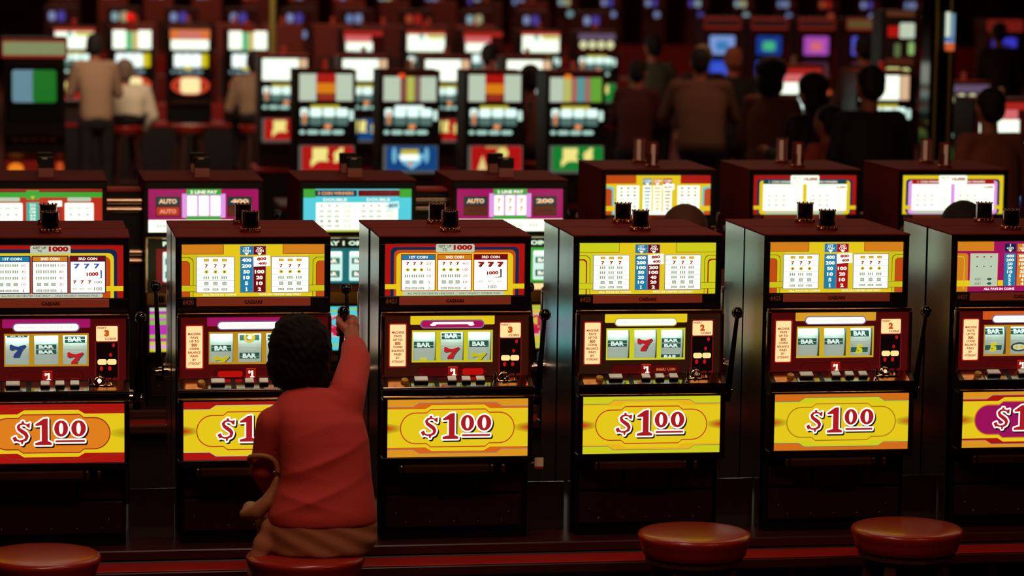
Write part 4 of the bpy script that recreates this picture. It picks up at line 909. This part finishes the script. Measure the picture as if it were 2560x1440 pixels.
# ------------------------------------------------------------------ background machines
def far_machine(kind, v=0):
    r = empty('slot_machine'); W_ = .22
    b = MB(); b.box(-W_, W_, 0, .40, .0, .96, .003); b.box(-W_+.004, W_-.004, -.05, 0, .22, .70, .004); b.build('cabinet', pm('far_cabinet', (44, 16, 14), .5) if kind != 'oval' else BLACK, r)
    b = MB(); b.box(-W_-.004, W_+.004, -.01, .41, .961, .968, .001); b.build('top_panel', LAMI, r)
    a = Art(); a.rect(0, 0, 340, 170, T((60, 14, 10), .6)); a.up()
    if kind == 'nickel':
        if v in (0, 2):
            for x0 in (6, 230): a.rect(x0, 6, x0+104, 164, WHTd)
            a.rect(112, 4, 228, 60, RED); a.rect(112, 60, 228, 120, em((225, 130, 20), .9)); a.rect(120, 124, 220, 160, em((190, 60, 40), .6), a.layer+.5)
        else:
            cs = [WHTd, em((205, 205, 110), .8), em((200, 120, 110), .7), em((90, 170, 170), .8), em((190, 130, 120), .7), em((110, 180, 60), .8)] if v == 3 else [WHTd, em((170, 90, 80), .6), em((200, 205, 90), .8), em((160, 120, 110), .6), WHTd]
            xs = [6, 92, 142, 178, 224, 262, 334] if v == 3 else [6, 112, 150, 198, 236, 334]
            for x0, x1, m in zip(xs, xs[1:], cs): a.rect(x0, 20, x1-2, 164, m)
            a.ell(118, 14, 24, 14, em((240, 120, 20) if v == 3 else (240, 70, 20), 1.), a.layer+1)
    elif kind == 'oval':
        if v == 0:
            a.rect(6, 10, 118, 160, WHT); a.rect(222, 10, 334, 160, WHT); a.rect(118, 20, 170, 168, em((90, 190, 130), .9)); a.rect(170, 20, 222, 168, em((210, 190, 120), .9)); a.rect(0, 0, 340, 10, RED)
        else: a.rect(0, 0, 340, 80, em((225, 120, 60), .9)); a.rect(70, 16, 260, 74, em((210, 120, 110), .9), a.layer+1); a.rect(8, 84, 332, 164, WHT)
    elif kind == 'bright':
        a.rect(0, 0, 340, 24, em((200, 60, 40), .9)); a.rect(6, 26, 334, 164, WHT); a.rect(180, 30, 330, 60, em((200, 200, 80), 1.), a.layer+1); a.rect(110, 26, 150, 70, em((120, 190, 180), 1.), a.layer+1)
    elif kind == 'pink': a.rect(0, 0, 340, 40, em((180, 40, 30), .8)); a.rect(10, 40, 240, 90, em((220, 110, 110), .9)); a.rect(20, 92, 250, 164, WHT)
    if kind == 'strip': a.rect(6, 6, 334, 60, em((120, 100, 130), .6)); 
    if kind == 'strip':
        for x0 in (16, 96, 176, 256): a.ell(x0+34, 100, 34, 34, em((225, 225, 170), .95))
    if kind == 'wide': a.rect(6, 10, 270, 160, WHT); a.rect(276, 10, 334, 160, em((230, 190, 150), .9))
    a.build('upper_glass', flat(-.2, .95, .4/340, .21/170, -.004), r)
    # reel door
    a = Art(); a.rect(0, 0, 340, 150, T((16, 12, 10), .5)); a.up()
    lit_ = em((200, 235, 222), 1.05)
    if kind == 'oval':
        a.rr(30, 10, 260, 132, 14, em((240, 255, 250), 1.2)); a.rr(262, 10, 322, 132, 14, em((205, 190, 20), 1.)); a.ell(150, 138, 36, 16, em((220, 200, 20), 1.), a.layer+1)
        for x in (104, 182): a.rect(x-3, 10, x+3, 132, T((120, 150, 140)), a.layer+1)
    else:
        a.rr(70, 0, 250, 24, 8, em((205, 190, 60), .9) if v != 1 else em((230, 250, 240), 1.1))
        for i, x in enumerate((10, 68, 148, 228)):
            a.rr(x, 20, x+(46 if i == 0 else 72), 128, 12, em((110, 150, 140), .55)); a.rr(x, 20, x+(46 if i == 0 else 72), 74, 12, em((225, 255, 245), 1.15), a.layer+1)
        a.rr(308, 30, 336, 96, 10, lit_); a.rr(24, 40, 44, 120, 6, em((225, 120, 50), .9), a.layer+2)
        a.ell(178, 136, 22, 16, em((240, 140, 80), 1.), a.layer+2)
    a.build('reel_door', flat(-.2, .72, .4/340, .17/150, -.055), r)
    a = Art(); a.rect(0, 0, 340, 50, T((14, 12, 12), .5)); a.up()
    for i, x in enumerate((4, 50, 128, 206)): a.rr(x, 6, x+(34 if i == 0 else 70), 38, 14, em((180, 225, 210), .9) if kind != 'oval' else em((150, 180, 185), .6))
    a.build('button_deck', flat(-.2, .545, .4/340, .045/50, -.056), r)
    a = Art()
    if kind == 'oval':
        a.rect(0, 0, 340, 170, T((20, 12, 10), .4)); a.up(); a.ell(170, 76, 164, 74, em((214, 70, 40), .9)); a.ell(60, 76, 22, 24, em((150, 30, 20), .8), a.layer+1); a.ell(280, 76, 22, 24, em((150, 30, 20), .8), a.layer+1)
        a.rr(86, 14, 254, 138, 30, em((240, 222, 160), 1.15), a.layer+1)
        a.build('belly_glass', flat(-.2, .345+.14, .4/340, .22/170, -.056), r)
    else:
        bgm = {0: em((180, 24, 22), .9), 1: em((20, 70, 130), .9), 2: em((180, 20, 20), .9), 3: em((20, 130, 50), .9)}[v % 4]
        a.rect(0, 0, 340, 170, em((120, 120, 110), .5)); a.up(); a.rr(20, 4, 336, 156, 14, bgm); a.up()
        if v == 1:
            a.poly([(90, 60), (120, 50), (230, 50), (260, 60), (230, 110), (180, 146), (120, 110)], em((120, 190, 220), 1.)); a.rect(110, 24, 220, 54, em((200, 180, 40), 1.), a.layer+1); a.rect(108, 56, 222, 90, WHT, a.layer+1); a.ell(170, 112, 16, 14, em((220, 140, 70), 1.), a.layer+1)
            a.ell(70, 60, 14, 50, em((120, 190, 220), .9)); a.ell(270, 60, 14, 50, em((120, 190, 220), .9))
        elif v == 2: a.poly([(60, 150), (90, 60), (120, 150)], em((225, 205, 130), 1.)); a.ell(216, 46, 36, 32, em((225, 215, 120), 1.)); a.rect(110, 4, 240, 16, em((200, 150, 80), 1.))
        else:
            m = em((236, 224, 130), 1.05, False); a.text('5', 130, 80, 130, m, 110, .1); a.text('¢', 245, 60, 90, m, 66, .1)
        a.build('belly_glass', flat(-.2, .43, .4/340, .20/170, -.056), r)
    b = MB(); b.box(-.2, .2, -.08, -.05, .205, .225, .003); b.build('coin_tray', TRAY, r)
    b = MB(); b.tube((.225, -.01, .45), (.25, -.06, .72), .008, .006); o = b.build('lever', CHROME, r, True); b = MB(); b.sph((.25, -.06, .73), .02, 12); b.build('knob', KNOB, o, True)
    b = MB(); b.lathe([(.022, 0), (.024, .006), (.02, .01), (.02, .07), (.0, .075)], (0, .1, .969), 16); b.build('service_light', {0: em((190, 40, 24), .35), 1: em((120, 70, 40), .3), 2: em((160, 60, 40), .3), 3: em((170, 60, 40), .3)}[v % 4], r, True)
    return r
Y3 = 12.2
protos = {}
def far(kind, v, px, py, Y, rz, label, group=None, ztop=None):
    "stand a background machine so its foot is on the stand behind; surveyed from the photo"
    if (kind, v) in protos: o = copy_tree(protos[kind, v])
    else: o = far_machine(kind, v); protos[kind, v] = o
    x, _ = at(px, py, Y); place(o, x, Y, rz, label, 'slot machine', group, .63 if ztop is None else ztop-.968); return o
def far_stand(x0, x1, y0, lab, h=.63):
    r = empty('machine_stand', ((x0+x1)/2, y0+.2, 0)); b = MB(); w_ = (x1-x0)/2
    b.box(-w_, w_, -.27, .27, 0, h-.03, .003); b.build('plinth', pm('stand_black', (22, 12, 10), .5), r)
    b = MB(); b.box(-w_, w_, -.29, .29, h-.03, h, .004); b.build('platform', REDL, r); tag(r, lab, 'stand')
for v, px, t in ((0, 815, 'nickel slot machine with red 5¢ glass at the left end of the blurred bank'), (1, 1025, 'nickel slot machine with blue emblem glass in the blurred third bank'), (2, 1237, 'nickel slot machine with red glass and orange-centred paytable, third in the blurred bank'), (3, 1440, 'nickel slot machine with green 5¢ glass at the right end of the third bank')):
    far('nickel', v, px, 220, Y3, 0, t)
xa, xb = at(700, 300, Y3)[0], at(1560, 300, Y3)[0]
far_stand(xa, xb, Y3, 'stand under the blurred bank of nickel slot machines')
Ym = 16.2
for px, k, v, t in ((712, 'wide', 4, 'slot machine glimpsed left of the red 5¢ machine, white paytable'), (912, 'wide', 5, 'slot machine glimpsed between the red 5¢ and blue emblem machines'), (1118, 'wide', 6, 'slot machine glimpsed between the blue emblem and second red machines'), (1322, 'wide', 7, 'slot machine glimpsed left of the green 5¢ machine')):
    far(k, v, px, 200, Ym, 0, t, ztop=1.56)
far_stand(at(640, 300, Ym)[0], at(1450, 300, Ym)[0], Ym, 'stand under the machines glimpsed behind the nickel bank', .592)
Y4 = 21.
row4 = [(186, 'bright', 0, 'bright slot machine behind the standing man in tan, far left'), (330, 'oval', 0, 'far slot machine with red topper lamp and green-centred paytable'), (475, 'oval', 1, 'far slot machine with round orange belly glass and white lit centre'), (620, 'oval', 0, 'far slot machine behind the man with dark hair, twin white paytable panels'),
        (908, 'pink', 1, 'far slot machine with red and pink paytable top'), (1065, 'bright', 0, 'far slot machine with large plain white paytable'), (1207, 'pink', 1, 'far slot machine with pink banded paytable behind the dark-haired head'), (1352, 'bright', 2, 'far slot machine with white and lime paytable, second from the right end'), (1492, 'strip', 3, 'far slot machine with four round white lights, right end of its row')]
for px, k, v, t in row4: far(k, v, px, 100, Y4, 0, t, ztop=1.655)
far_stand(at(90, 300, Y4)[0], at(700, 300, Y4)[0], Y4, 'far left stand under the row with the red topper lamp', .687)
far_stand(at(840, 200, Y4)[0], at(1580, 200, Y4)[0], Y4, 'far stand under the row with pink and white paytables', .687)
b = MB(); x_, z_ = at(326, 50, Y4); b.sph((0, 0, 0), .045, 20); b.mi = 1; b.tube((0, 0, -.075), (0, 0, -.03), .012)
o = b.build('topper_lamp', [em((225, 16, 10), 1.1), BLACK], None, True); o.location = (x_, Y4+.1, z_+.03); tag(o, 'round red lit topper lamp on the far machine with green-centred paytable', 'lamp')

# video poker cabinets
def video(cols, two=False):
    r = empty('video_poker_machine'); b = MB(); b.box(-.23, .23, 0, .5, 0, 1.0, .006); b.prism([(0, .42), (-.16, .36), (-.16, .30), (0, .24)], -.23, .23); b.box(-.25, .25, -.02, .5, 1.0, 1.16, .006); b.build('cabinet', pm('maroon_cabinet', (52, 14, 12), .4), r)
    a = Art(); a.rect(0, 0, 200, 60, T((150, 40, 24), .7)); a.up(); a.rect(4, 8, 196, 50, cols[0]); a.build('header_sign', flat(-.24, 1.15, .48/200, .14/60, -.024), r)
    b = MB(); b.box(-.2, .2, -.012, 0, .52, .95, .01); b.build('screen_bezel', BLACK, r)
    a = Art(); a.rr(0, 0, 200, 140, 12, cols[1]); a.up(); a.rr(92, 0, 200, 140, 12, cols[2]) if cols[2] else None; 
    if cols[3]: a.rr(50, 40, 150, 110, 14, cols[3], a.layer+1)
    a.build('screen', flat(-.165, .92, .33/200, .35/200 if not two else .24/140, -.0135), r)
    if two: a = Art(); a.rr(0, 0, 200, 140, 12, cols[4]); a.up(); a.rr(30, 30, 200, 140, 20, cols[5]); a.build('lower_screen', flat(-.165, .60, .33/200, .22/140, -.0135), r)
    b = MB()
    for i in range(5): b.box(-.17+.07*i, -.12+.07*i, -.13, -.1, .392, .405, .003)
    b.build('button', pm('lit_button', (200, 110, 70), .3), r)
    a = Art(); a.rect(0, 0, 200, 50, T((110, 20, 12), .8)); a.up(); a.ell(36, 26, 26, 18, em((235, 130, 30), 1.)); a.ell(186, 24, 12, 20, em((200, 80, 30), .9)); a.build('belly_glass', flat(-.22, .235, .44/200, .12/50, -.004), r)
    return r
o = video((em((150, 160, 110), .7), em((110, 150, 165), .8), em((30, 120, 36), .8), None)); Yv = 13.6; x_, z_ = at(85, 95, Yv); place(o, x_, Yv, 0, 'video poker machine with blue and green screen at the left edge of the photo', 'video poker machine', None, z_-1.16)
b = MB(); b.box(-.26, .26, -.02, .5, 0, z_-1.16, .004); q = b.build('machine_stand', WOOD); q.location = (x_, Yv, 0); tag(q, 'dark stand under the left-edge video poker machine', 'stand')
vs = [(1805, ((46, 22, 20), (130, 160, 225), None, (60, 130, 190), (50, 80, 210), (60, 90, 220)), 'video poker machine with pale blue upper screen above the white-haired head'),
      (1922, ((40, 20, 20), (30, 60, 150), None, (70, 190, 130), (40, 90, 230), (200, 180, 235)), 'video poker machine with green screen and bright blue-white lower screen'),
      (2040, ((50, 22, 20), (175, 80, 190), None, (220, 110, 120), (60, 30, 50), (90, 50, 60)), 'video poker machine with purple and orange screen'),
      (2160, ((90, 80, 44), (90, 90, 220), None, (150, 90, 200), (70, 30, 40), (60, 40, 40)), 'video poker machine with violet screen right of the purple one'),
      (2510, ((110, 24, 18), (60, 60, 210), None, (40, 40, 120), (150, 30, 30), (120, 40, 30)), 'video poker machine with red edged blue screen near the right edge')]
Yf = 28.
for px, cs, t in vs:
    e = [em(c, .85) if c else None for c in cs]
    o = video((e[0], e[1], None, e[3], e[4], e[5]), True); x_, z_ = at(px, 112, Yf); place(o, x_, Yf, 0, t, 'video poker machine', None, .50)
far_stand(at(1740, 200, Yf)[0], at(2600, 200, Yf)[0], Yf+.05, 'far stand under the row of video poker machines', .5)

# rows deep in the room
random.seed(11)
pal = [(150, 165, 215), (190, 40, 30), (120, 150, 200), (205, 200, 150), (90, 80, 190), (160, 200, 205), (190, 80, 50), (220, 215, 190), (80, 110, 200)]
GRP = 'blurred slot machines deep in the room'
def deep_front(c1, c2):
    r = empty('slot_machine'); b = MB(); b.box(-.23, .23, 0, .45, 0, .98, .004); b.build('cabinet', pm('deep_cabinet', (110, 40, 30), .5), r)
    a = Art(); a.rect(0, 0, 100, 40, T((50, 14, 12), .6)); a.up(); a.rr(6, 6, 28, 34, 6, em(c2, .7)); a.rr(36, 4, 62, 36, 8, em(c1, .6)); a.build('upper_glass', flat(-.2, .93, .004, .0042, -.003), r)
    a = Art(); a.rect(0, 0, 100, 40, T((30, 10, 10), .5)); a.up(); a.rr(50, 8, 78, 34, 8, em(c2, .6)); a.build('reel_door', flat(-.2, .70, .004, .0042, -.003), r); return r
def deep_back(c):
    r = empty('slot_machine'); b = MB(); b.box(-.24, .24, 0, .45, 0, .98, .004); b.build('cabinet', pm('deep_cabinet_back_%d' % c[0], c, .55), r)
    b = MB(); b.box(-.2, .2, -.006, 0, .1, .6, .003); b.build('rear_door', pm('deep_rear_door', (60, 24, 18), .5), r)
    b = MB(); b.lathe([(.02, 0), (.02, .09), (0, .095)], (0, .2, .981), 12); b.build('service_light', pm('dim_amber', (200, 90, 60), .4), r, True); return r
dm = [deep_front(pal[i], pal[(i*4+2) % 9]) for i in range(6)]
bk = [deep_back(c) for c in ((96, 30, 24), (70, 22, 18), (120, 44, 30))]
usedm = set()
def grab(lst, j):
    if id(lst) not in usedm or (id(lst), j) not in usedm: usedm.add(id(lst)); usedm.add((id(lst), j)); return lst[j]
    return copy_tree(lst[j])
for ri, (Y, x0, x1, st, h) in enumerate(((27.0, .2, 5.4, .60, .56), (33.5, -.6, 8.5, .86, .62), (41., -.4, 8.6, .80, .62), (49., -.2, 18.5, .9, .62))):
    for i in range(int((x1-x0)/st)):
        X = x0+i*st+random.uniform(-.04, .04)
        if ri in (0, 2): o = grab(bk, random.randrange(3)); lb = 'dim maroon machine back, blurred, behind the far lit rows'; g = 'blurred machine backs deep in the room'
        else: o = grab(dm, random.randrange(6)); lb = 'small out-of-focus lit slot machine deep in the casino behind the far rows'; g = GRP
        place(o, X, Y, 0, lb, 'slot machine', g, h)
    b = MB(); b.box(x0-.4, x1+.1, -.1, .5, 0, h, .004); q = b.build('machine_stand', REDL); q.location = (0, Y, 0)
    tag(q, ['stand under the nearest of the deep blurred machine rows', 'stand under the second of the deep blurred machine rows', 'stand under the third of the deep blurred machine rows', 'stand under the furthest blurred machine row'][ri], 'stand')
for lst in (dm, bk):
    for j, o in enumerate(lst):
        if (id(lst), j) not in usedm:
            for ch in children(o): bpy.data.objects.remove(ch)
            bpy.data.objects.remove(o)

# right-hand middle distance machines
for px, py, Y, k, v, t in ((1992, 175, 13.2, 'pink', 1, 'slot machine glimpsed between the big-haired heads'), (2212, 190, 12.6, 'wide', 4, 'slot machine with white and yellow glass left of the dark column'), (2515, 262, 9.4, 'pink', 1, 'slot machine with white and pink glass behind the man at the right edge'), (2418, 215, 14.5, 'strip', 3, 'slot machine showing a strip of round white lights right of the dark column')):
    x_, z_ = at(px, py, Y)
    far(k, v, px, py, Y, 0, t, ztop=z_+.035)
    b = MB(); b.box(-.24, .24, -.02, .42, 0, z_+.035-.968, .004); q = b.build('machine_stand', WOOD); q.location = (at(px, py, Y)[0], Y, 0); tag(q, 'stand under the '+t.replace('slot machine', 'machine'), 'stand')
# column with brass strips
x_, z_ = at(2355, 200, 10.5)
r = empty('mirror_column', (x_, 10.5, 0))
b = MB(); b.box(-.09, .09, 0, .2, 0, 4.0, .004); b.build('column_shaft', pm('black_mirror', (10, 10, 10), .08, metal=.6), r)
for s in (-.05, .05):
    b = MB(); b.tube((s, -.012, 0), (s, -.012, 3.9), .012); b.build('brass_strip', pm('dull_brass', (210, 190, 95), .35, metal=.8), r, True)
a = Art(); a.rect(0, 0, 14, 100, em((225, 240, 215), .9)); a.rect(17, 4, 30, 96, em((120, 160, 190), .8)); a.rect(0, 70, 30, 86, em((90, 130, 190), .8), 1); a.rect(0, 88, 30, 110, em((225, 100, 50), .8), 1)  # reflected streaks of the mirrored shaft, painted as glowing strips
a.build('painted_reflection', flat(.005, at(2370, 30, 10.5)[1], .0022, .0024, -.03), r)
tag(r, 'dark mirrored column with two brass strips on the right', 'column')
x_, z_ = at(2252, 26, 15.); zb_ = at(2252, 184, 15.)[1]
r = empty('display_cabinet', (x_, 15., 0)); b = MB(); b.box(-.16, .16, 0, .3, 0, z_, .006); b.build('housing', BLACK, r)
a = Art(); a.rect(0, 0, 100, 190, T((30, 16, 10), .6)); a.up(); a.rect(10, 0, 90, 14, T((110, 60, 36), .6)); a.rect(14, 44, 46, 76, RED); a.rr(48, 34, 92, 80, 5, WHTd); a.rr(74, 92, 92, 130, 5, em((150, 190, 110), .8)); a.rr(34, 96, 52, 136, 5, em((110, 130, 80), .6)); a.rect(10, 140, 90, 160, T((90, 40, 24), .6)); a.rr(12, 168, 52, 182, 6, em((225, 225, 140), .95)); a.rr(58, 170, 80, 184, 6, em((225, 225, 140), .95))
a.build('lit_glass', flat(-.15, z_-.01, .003, (z_-zb_)/190, -.002), r); tag(r, 'tall dark display cabinet with red and white lit blocks left of the column', 'display cabinet')
x_, z_ = at(690, 50, 17.5)
b = MB(); b.tube((0, 0, 0), (0, 0, 4.0), .03); o = b.build('brass_pole', pm('dull_brass', (170, 150, 70), .3, metal=.9), None, True); o.location = (x_, 17.8, 0); tag(o, 'thin brass pole right of the row with the red topper lamp', 'pole')

# ------------------------------------------------------------------ background people
def person(px, py, Y, sit, shirt, pants, hair, label, face=0., lean=.12, arms='fwd', hs=1., hairv=0, width=1., skirt=False):
    "py = pixel of the crown; builds a body facing +y before rotation"
    x_, z_ = at(px, py, Y)
    H0 = 1.62 if sit else 1.76
    s = z_/H0 if not sit else 1.
    off = 0 if not sit else (z_-H0)
    r = empty('person', (x_, Y, 0), face)
    if sit: hip, sh, hd = .915+off*.1, 1.33+off, 1.51+off
    else: hip, sh, hd = .95*s, 1.43*s, 1.64*s
    q = 1. if sit else s; L = lean
    skin = pm('skin_dim', (170, 105, 80), .6)
    hy = L*1.15; w_ = width*q
    sm = pm('cloth_%d_%d_%d' % shirt, shirt, .85); pmat = pm('cloth_%d_%d_%d' % pants, pants, .85); hm = pm('hair_%d_%d_%d' % hair, hair, .8)
    SL, SR_ = (-.17*w_, L*.85, sh), (.17*w_, L*.85, sh)
    EL, ER = (-.24*w_, L+.04, sh-.27*q), (.24*w_, L+.04, sh-.27*q)
    if arms == 'fwd': HL, HR = (-.17*w_, L+.26, sh-.22*q), (.17*w_, L+.28, sh-.18*q)
    elif arms == 'down': EL, ER = (-.23*w_, L*.6, sh-.28*q), (.23*w_, L*.6, sh-.28*q); HL, HR = (-.23*w_, L*.5+.06, sh-.52*q), (.23*w_, L*.5+.06, sh-.52*q)
    else: EL, ER = (-.235*w_, L-.02, sh-.25*q), (.235*w_, L-.02, sh-.25*q); HL, HR = (-.14*w_, L+.1, sh-.42*q), (.14*w_, L+.1, sh-.42*q)
    nz = sh+.06
    bd = [('c', (0, L, sh), .055, (0, hy, hd-.06), .05), ('e', (0, hy+.01, hd), (.078*q, .095*q, .115*q), (0, 0, 0)), ('e', (0, hy+.105*q, hd-.01), (.013, .018, .022), (0, 0, 0)), ('e', (.08*q, hy+.005, hd-.01), (.012, .02, .03), (0, 0, 0)), ('e', (-.08*q, hy+.005, hd-.01), (.012, .02, .03), (0, 0, 0))]
    for E_, Hh in ((EL, HL), (ER, HR)):
        m_ = Vector(E_).lerp(Vector(Hh), .6); bd += [('c', tuple(m_), .038, Hh, .028)]
        d = (Vector(Hh)-Vector(E_)).normalized(); bd += [('e', tuple(Vector(Hh)+d*.05), (.035, .045, .03), (0, 0, 0))]
        for kf in range(4): f0 = Vector(Hh)+d*.07+Vector((-.026+.018*kf, 0, 0)); bd.append(('c', tuple(f0), .011, tuple(f0+d*.05+Vector((0, 0, -.02))), .009))
        sgn = 1 if E_[0] < 0 else -1; bd.append(('c', tuple(Vector(Hh)+d*.02+Vector((sgn*.03, 0, 0))), .013, tuple(Vector(Hh)+d*.06+Vector((sgn*.05, 0, 0))), .010))
        bd.append(('c', E_, .042, tuple(m_), .038))
    for sg in (-1, 1): bd.append(('c', (sg*.1*w_, L*.9, sh-.1), .05, (0, L, sh), .055))
    for sg in (-1, 1): bd.append(('c', (sg*.16*w_, L*.85+.01, sh-.02), .035, EL if sg < 0 else ER, .04))
    blob('body', bd, skin, r, .013, 3)
    hs_ = sh-hip
    tp = [('l', [(0, 0, hip-.07, .155*w_, .115*q), (0, .0, hip, .165*w_, .125*q), (0, L*.25, hip+hs_*.3, .160*w_, .12*q), (0, L*.6, hip+hs_*.62, .178*w_, .125*q), (0, L*.82, hip+hs_*.85, .185*w_, .11*q), (0, L*.95, sh+.01, .15*w_, .08*q), (0, L, sh+.055, .075*w_, .06*q)]), ('c', SL, .06, SR_, .06), ('c', SL, .062, EL, .055), ('c', SR_, .062, ER, .055),
          ('c', EL, .055, tuple(Vector(EL).lerp(Vector(HL), .75)), .045), ('c', ER, .055, tuple(Vector(ER).lerp(Vector(HR), .75)), .045)]
    blob('shirt', tp, sm, r, .015, 6)
    if sit: lg = [('e', (0, .02, hip-.06), (.18*w_, .16, .11), (0, 0, 0))]+[z for sg in (-1, 1) for z in (('c', (sg*.09, .05, hip-.05), .085, (sg*.11, .42, hip-.06), .07), ('c', (sg*.11, .42, hip-.06), .066, (sg*.11, .38, .34), .045))]
    else: lg = [('e', (0, 0, hip-.06), (.17*w_, .13*q, .13), (0, 0, 0))]+[z for sg in (-1, 1) for z in (('c', (sg*.09, 0, hip-.08), .088, (sg*.1, .01, .5*q), .066), ('c', (sg*.1, .01, .5*q), .064, (sg*.1, -.01, .12), .048))]
    blob('trousers', lg, pmat, r, .018, 4)
    for sg in (-1, 1):
        zf, yf = (.27, .40) if sit else (.045, .0)
        blob('shoe', [('c', (sg*.11, yf-.02, zf), .042, (sg*.11, yf+.14, zf-.005), .038), ('c', (sg*.11, yf-.02, zf), .042, (sg*.11, yf-.03, zf+.06), .045)], BLACK, r, .016, 2)
    hp = [('e', (0, hy-.02, hd+.035), (.088*q*hs, .098*q*hs, .092*q), (0, 0, 0)), ('e', (0, hy-.045, hd-.01), (.08*q*hs, .07*q, .085*q), (0, 0, 0))]
    if hairv: hp += [('e', (0, hy-.05, hd-.07), (.10*q*hs, .07*q, .10*q), (0, 0, 0)), ('e', (0, hy-.02, hd+.05), (.11*q*hs, .11*q, .10*q), (0, 0, 0))]
    blob('hair', hp, hm, r, .013, 3)
    tag(r, label, 'person'); return r
DK = (18, 13, 12)
person(240, 85, 18.9, False, (158, 128, 100), (22, 16, 14), DK, 'man standing in a tan shirt before the far left machines', .1, .1, 'fwd')
person(312, 150, 19.4, True, (222, 212, 184), (20, 16, 14), (120, 100, 84), 'seated person in a white shirt beside the standing man in tan', 0, .05, 'akimbo', width=1.15)
person(640, 128, 19.6, True, (150, 122, 94), (20, 15, 14), DK, 'seated dark-haired man in a brown shirt at the far row', .1, .05, 'fwd')
person(1228, 112, 18.6, True, (70, 40, 34), (20, 15, 14), DK, 'seated person with dark hair before the far pink-banded machine', 0, .08, 'fwd')
person(1330, 165, 14.8, True, (90, 50, 40), (20, 15, 14), DK, 'seated person in brown glimpsed above the nickel machines', 0, .08, 'fwd')
person(1640, 88, 18.5, False, (80, 84, 66), (16, 12, 12), DK, 'person in a dim patterned green shirt left of the man in brown', .2, .06, 'down')
person(1590, 150, 15.5, False, (70, 18, 18), (14, 10, 10), DK, 'person in dark maroon standing in shadow left of the crowd', -.5, .06, 'fwd')
person(1758, 122, 14.6, False, (96, 66, 50), (14, 11, 11), DK, 'large man in a brown shirt seen from behind in the crowd', -.1, .16, 'fwd', width=1.25)
person(1762, 112, 17.0, False, (60, 36, 28), (14, 11, 11), (180, 165, 120), 'white-haired person ahead of the large man in brown', 0, .06, 'down')
person(1838, 118, 16.0, False, (24, 18, 18), (14, 11, 11), (150, 90, 60), 'auburn-haired person in black right of the large man in brown', 0, .06, 'down')
person(1925, 148, 11.8, False, (120, 66, 46), (24, 16, 14), DK, 'woman with big dark hair in a dull rose top in the crowd', -.7, .05, 'fwd', 1.12, 1)
person(2045, 190, 10.2, False, (40, 22, 20), (16, 12, 12), DK, 'dark-haired person in dark clothes between the rose-top woman and the man in black', .5, .05, 'fwd', 1.05, 1)
person(2106, 268, 9.6, True, (190, 84, 62), (70, 26, 22), DK, 'seated person in a pink-orange top beside the man in black', .6, .1, 'fwd')
person(2192, 165, 8.6, False, (20, 17, 17), (12, 10, 10), DK, 'tall man in black seen from behind in the crowd', .15, .08, 'akimbo', width=1.05)
person(2165, 88, 16.5, False, (60, 30, 24), (14, 11, 11), DK, 'dark-haired person standing before the violet screen', 0, .05, 'down')
person(2500, 222, 7.6, False, (140, 80, 60), (20, 15, 14), DK, 'man in a tan shirt at the right edge of the photo', .2, .1, 'akimbo')
person(2502, 55, 22.0, False, (50, 20, 18), (14, 11, 11), DK, 'far dark-haired person in front of the red edged blue screen', 0, .05, 'down')
person(1724, 524, 1.75, True, (90, 45, 38), (20, 15, 14), (84, 48, 36), 'person with frizzy brown hair, only the crown showing above the front bank', 0, .08, 'fwd', 1.0)
person(2425, 515, 1.75, True, (60, 30, 26), (20, 15, 14), DK, 'person with sleek dark hair, crown showing before the bright yellow framed paytable', 0, .08, 'fwd')
for px, Y, lb in ((312, 19.4, 'stool under the seated person in white'), (640, 19.6, 'stool under the seated man in brown'), (1228, 18.6, 'stool under the person before the pink-banded machine'), (1330, 14.8, 'stool under the person above the nickel machines'), (2106, 9.6, 'stool under the person in the pink-orange top'), (1722, 1.75, 'stool under the frizzy-haired person between the banks'), (2425, 1.75, 'stool under the sleek-haired person between the banks'), (475, 19.6, 'empty stool before the far machine with round orange glass')):
    x_, _ = at(px, 128 if Y > 5 else 520, Y); stool(x_, Y, lb, rz=.3)

# ------------------------------------------------------------------ room shell
def room_box(name, *a, m):
    b = MB(); b.box(*a, 0); o = b.build(name, m); tag(o, kind='structure'); return o
room_box('floor', -8, 22, -10, 58, -.1, 0, m=CARPET)
room_box('ceiling', -8, 22, -10, 58, 4.2, 4.3, m=CEIL)
WALL = pm('maroon_wall', (86, 26, 20), .8, noise=.3, bscale=3)
room_box('wall_back', -8, 22, 58, 58.2, 0, 4.2, m=WALL); room_box('wall_left', -8.2, -8, -10, 58, 0, 4.2, m=WALL)
room_box('wall_right', 22, 22.2, -10, 58, 0, 4.2, m=WALL); room_box('wall_front', -8, 22, -10.2, -10, 0, 4.2, m=WALL)
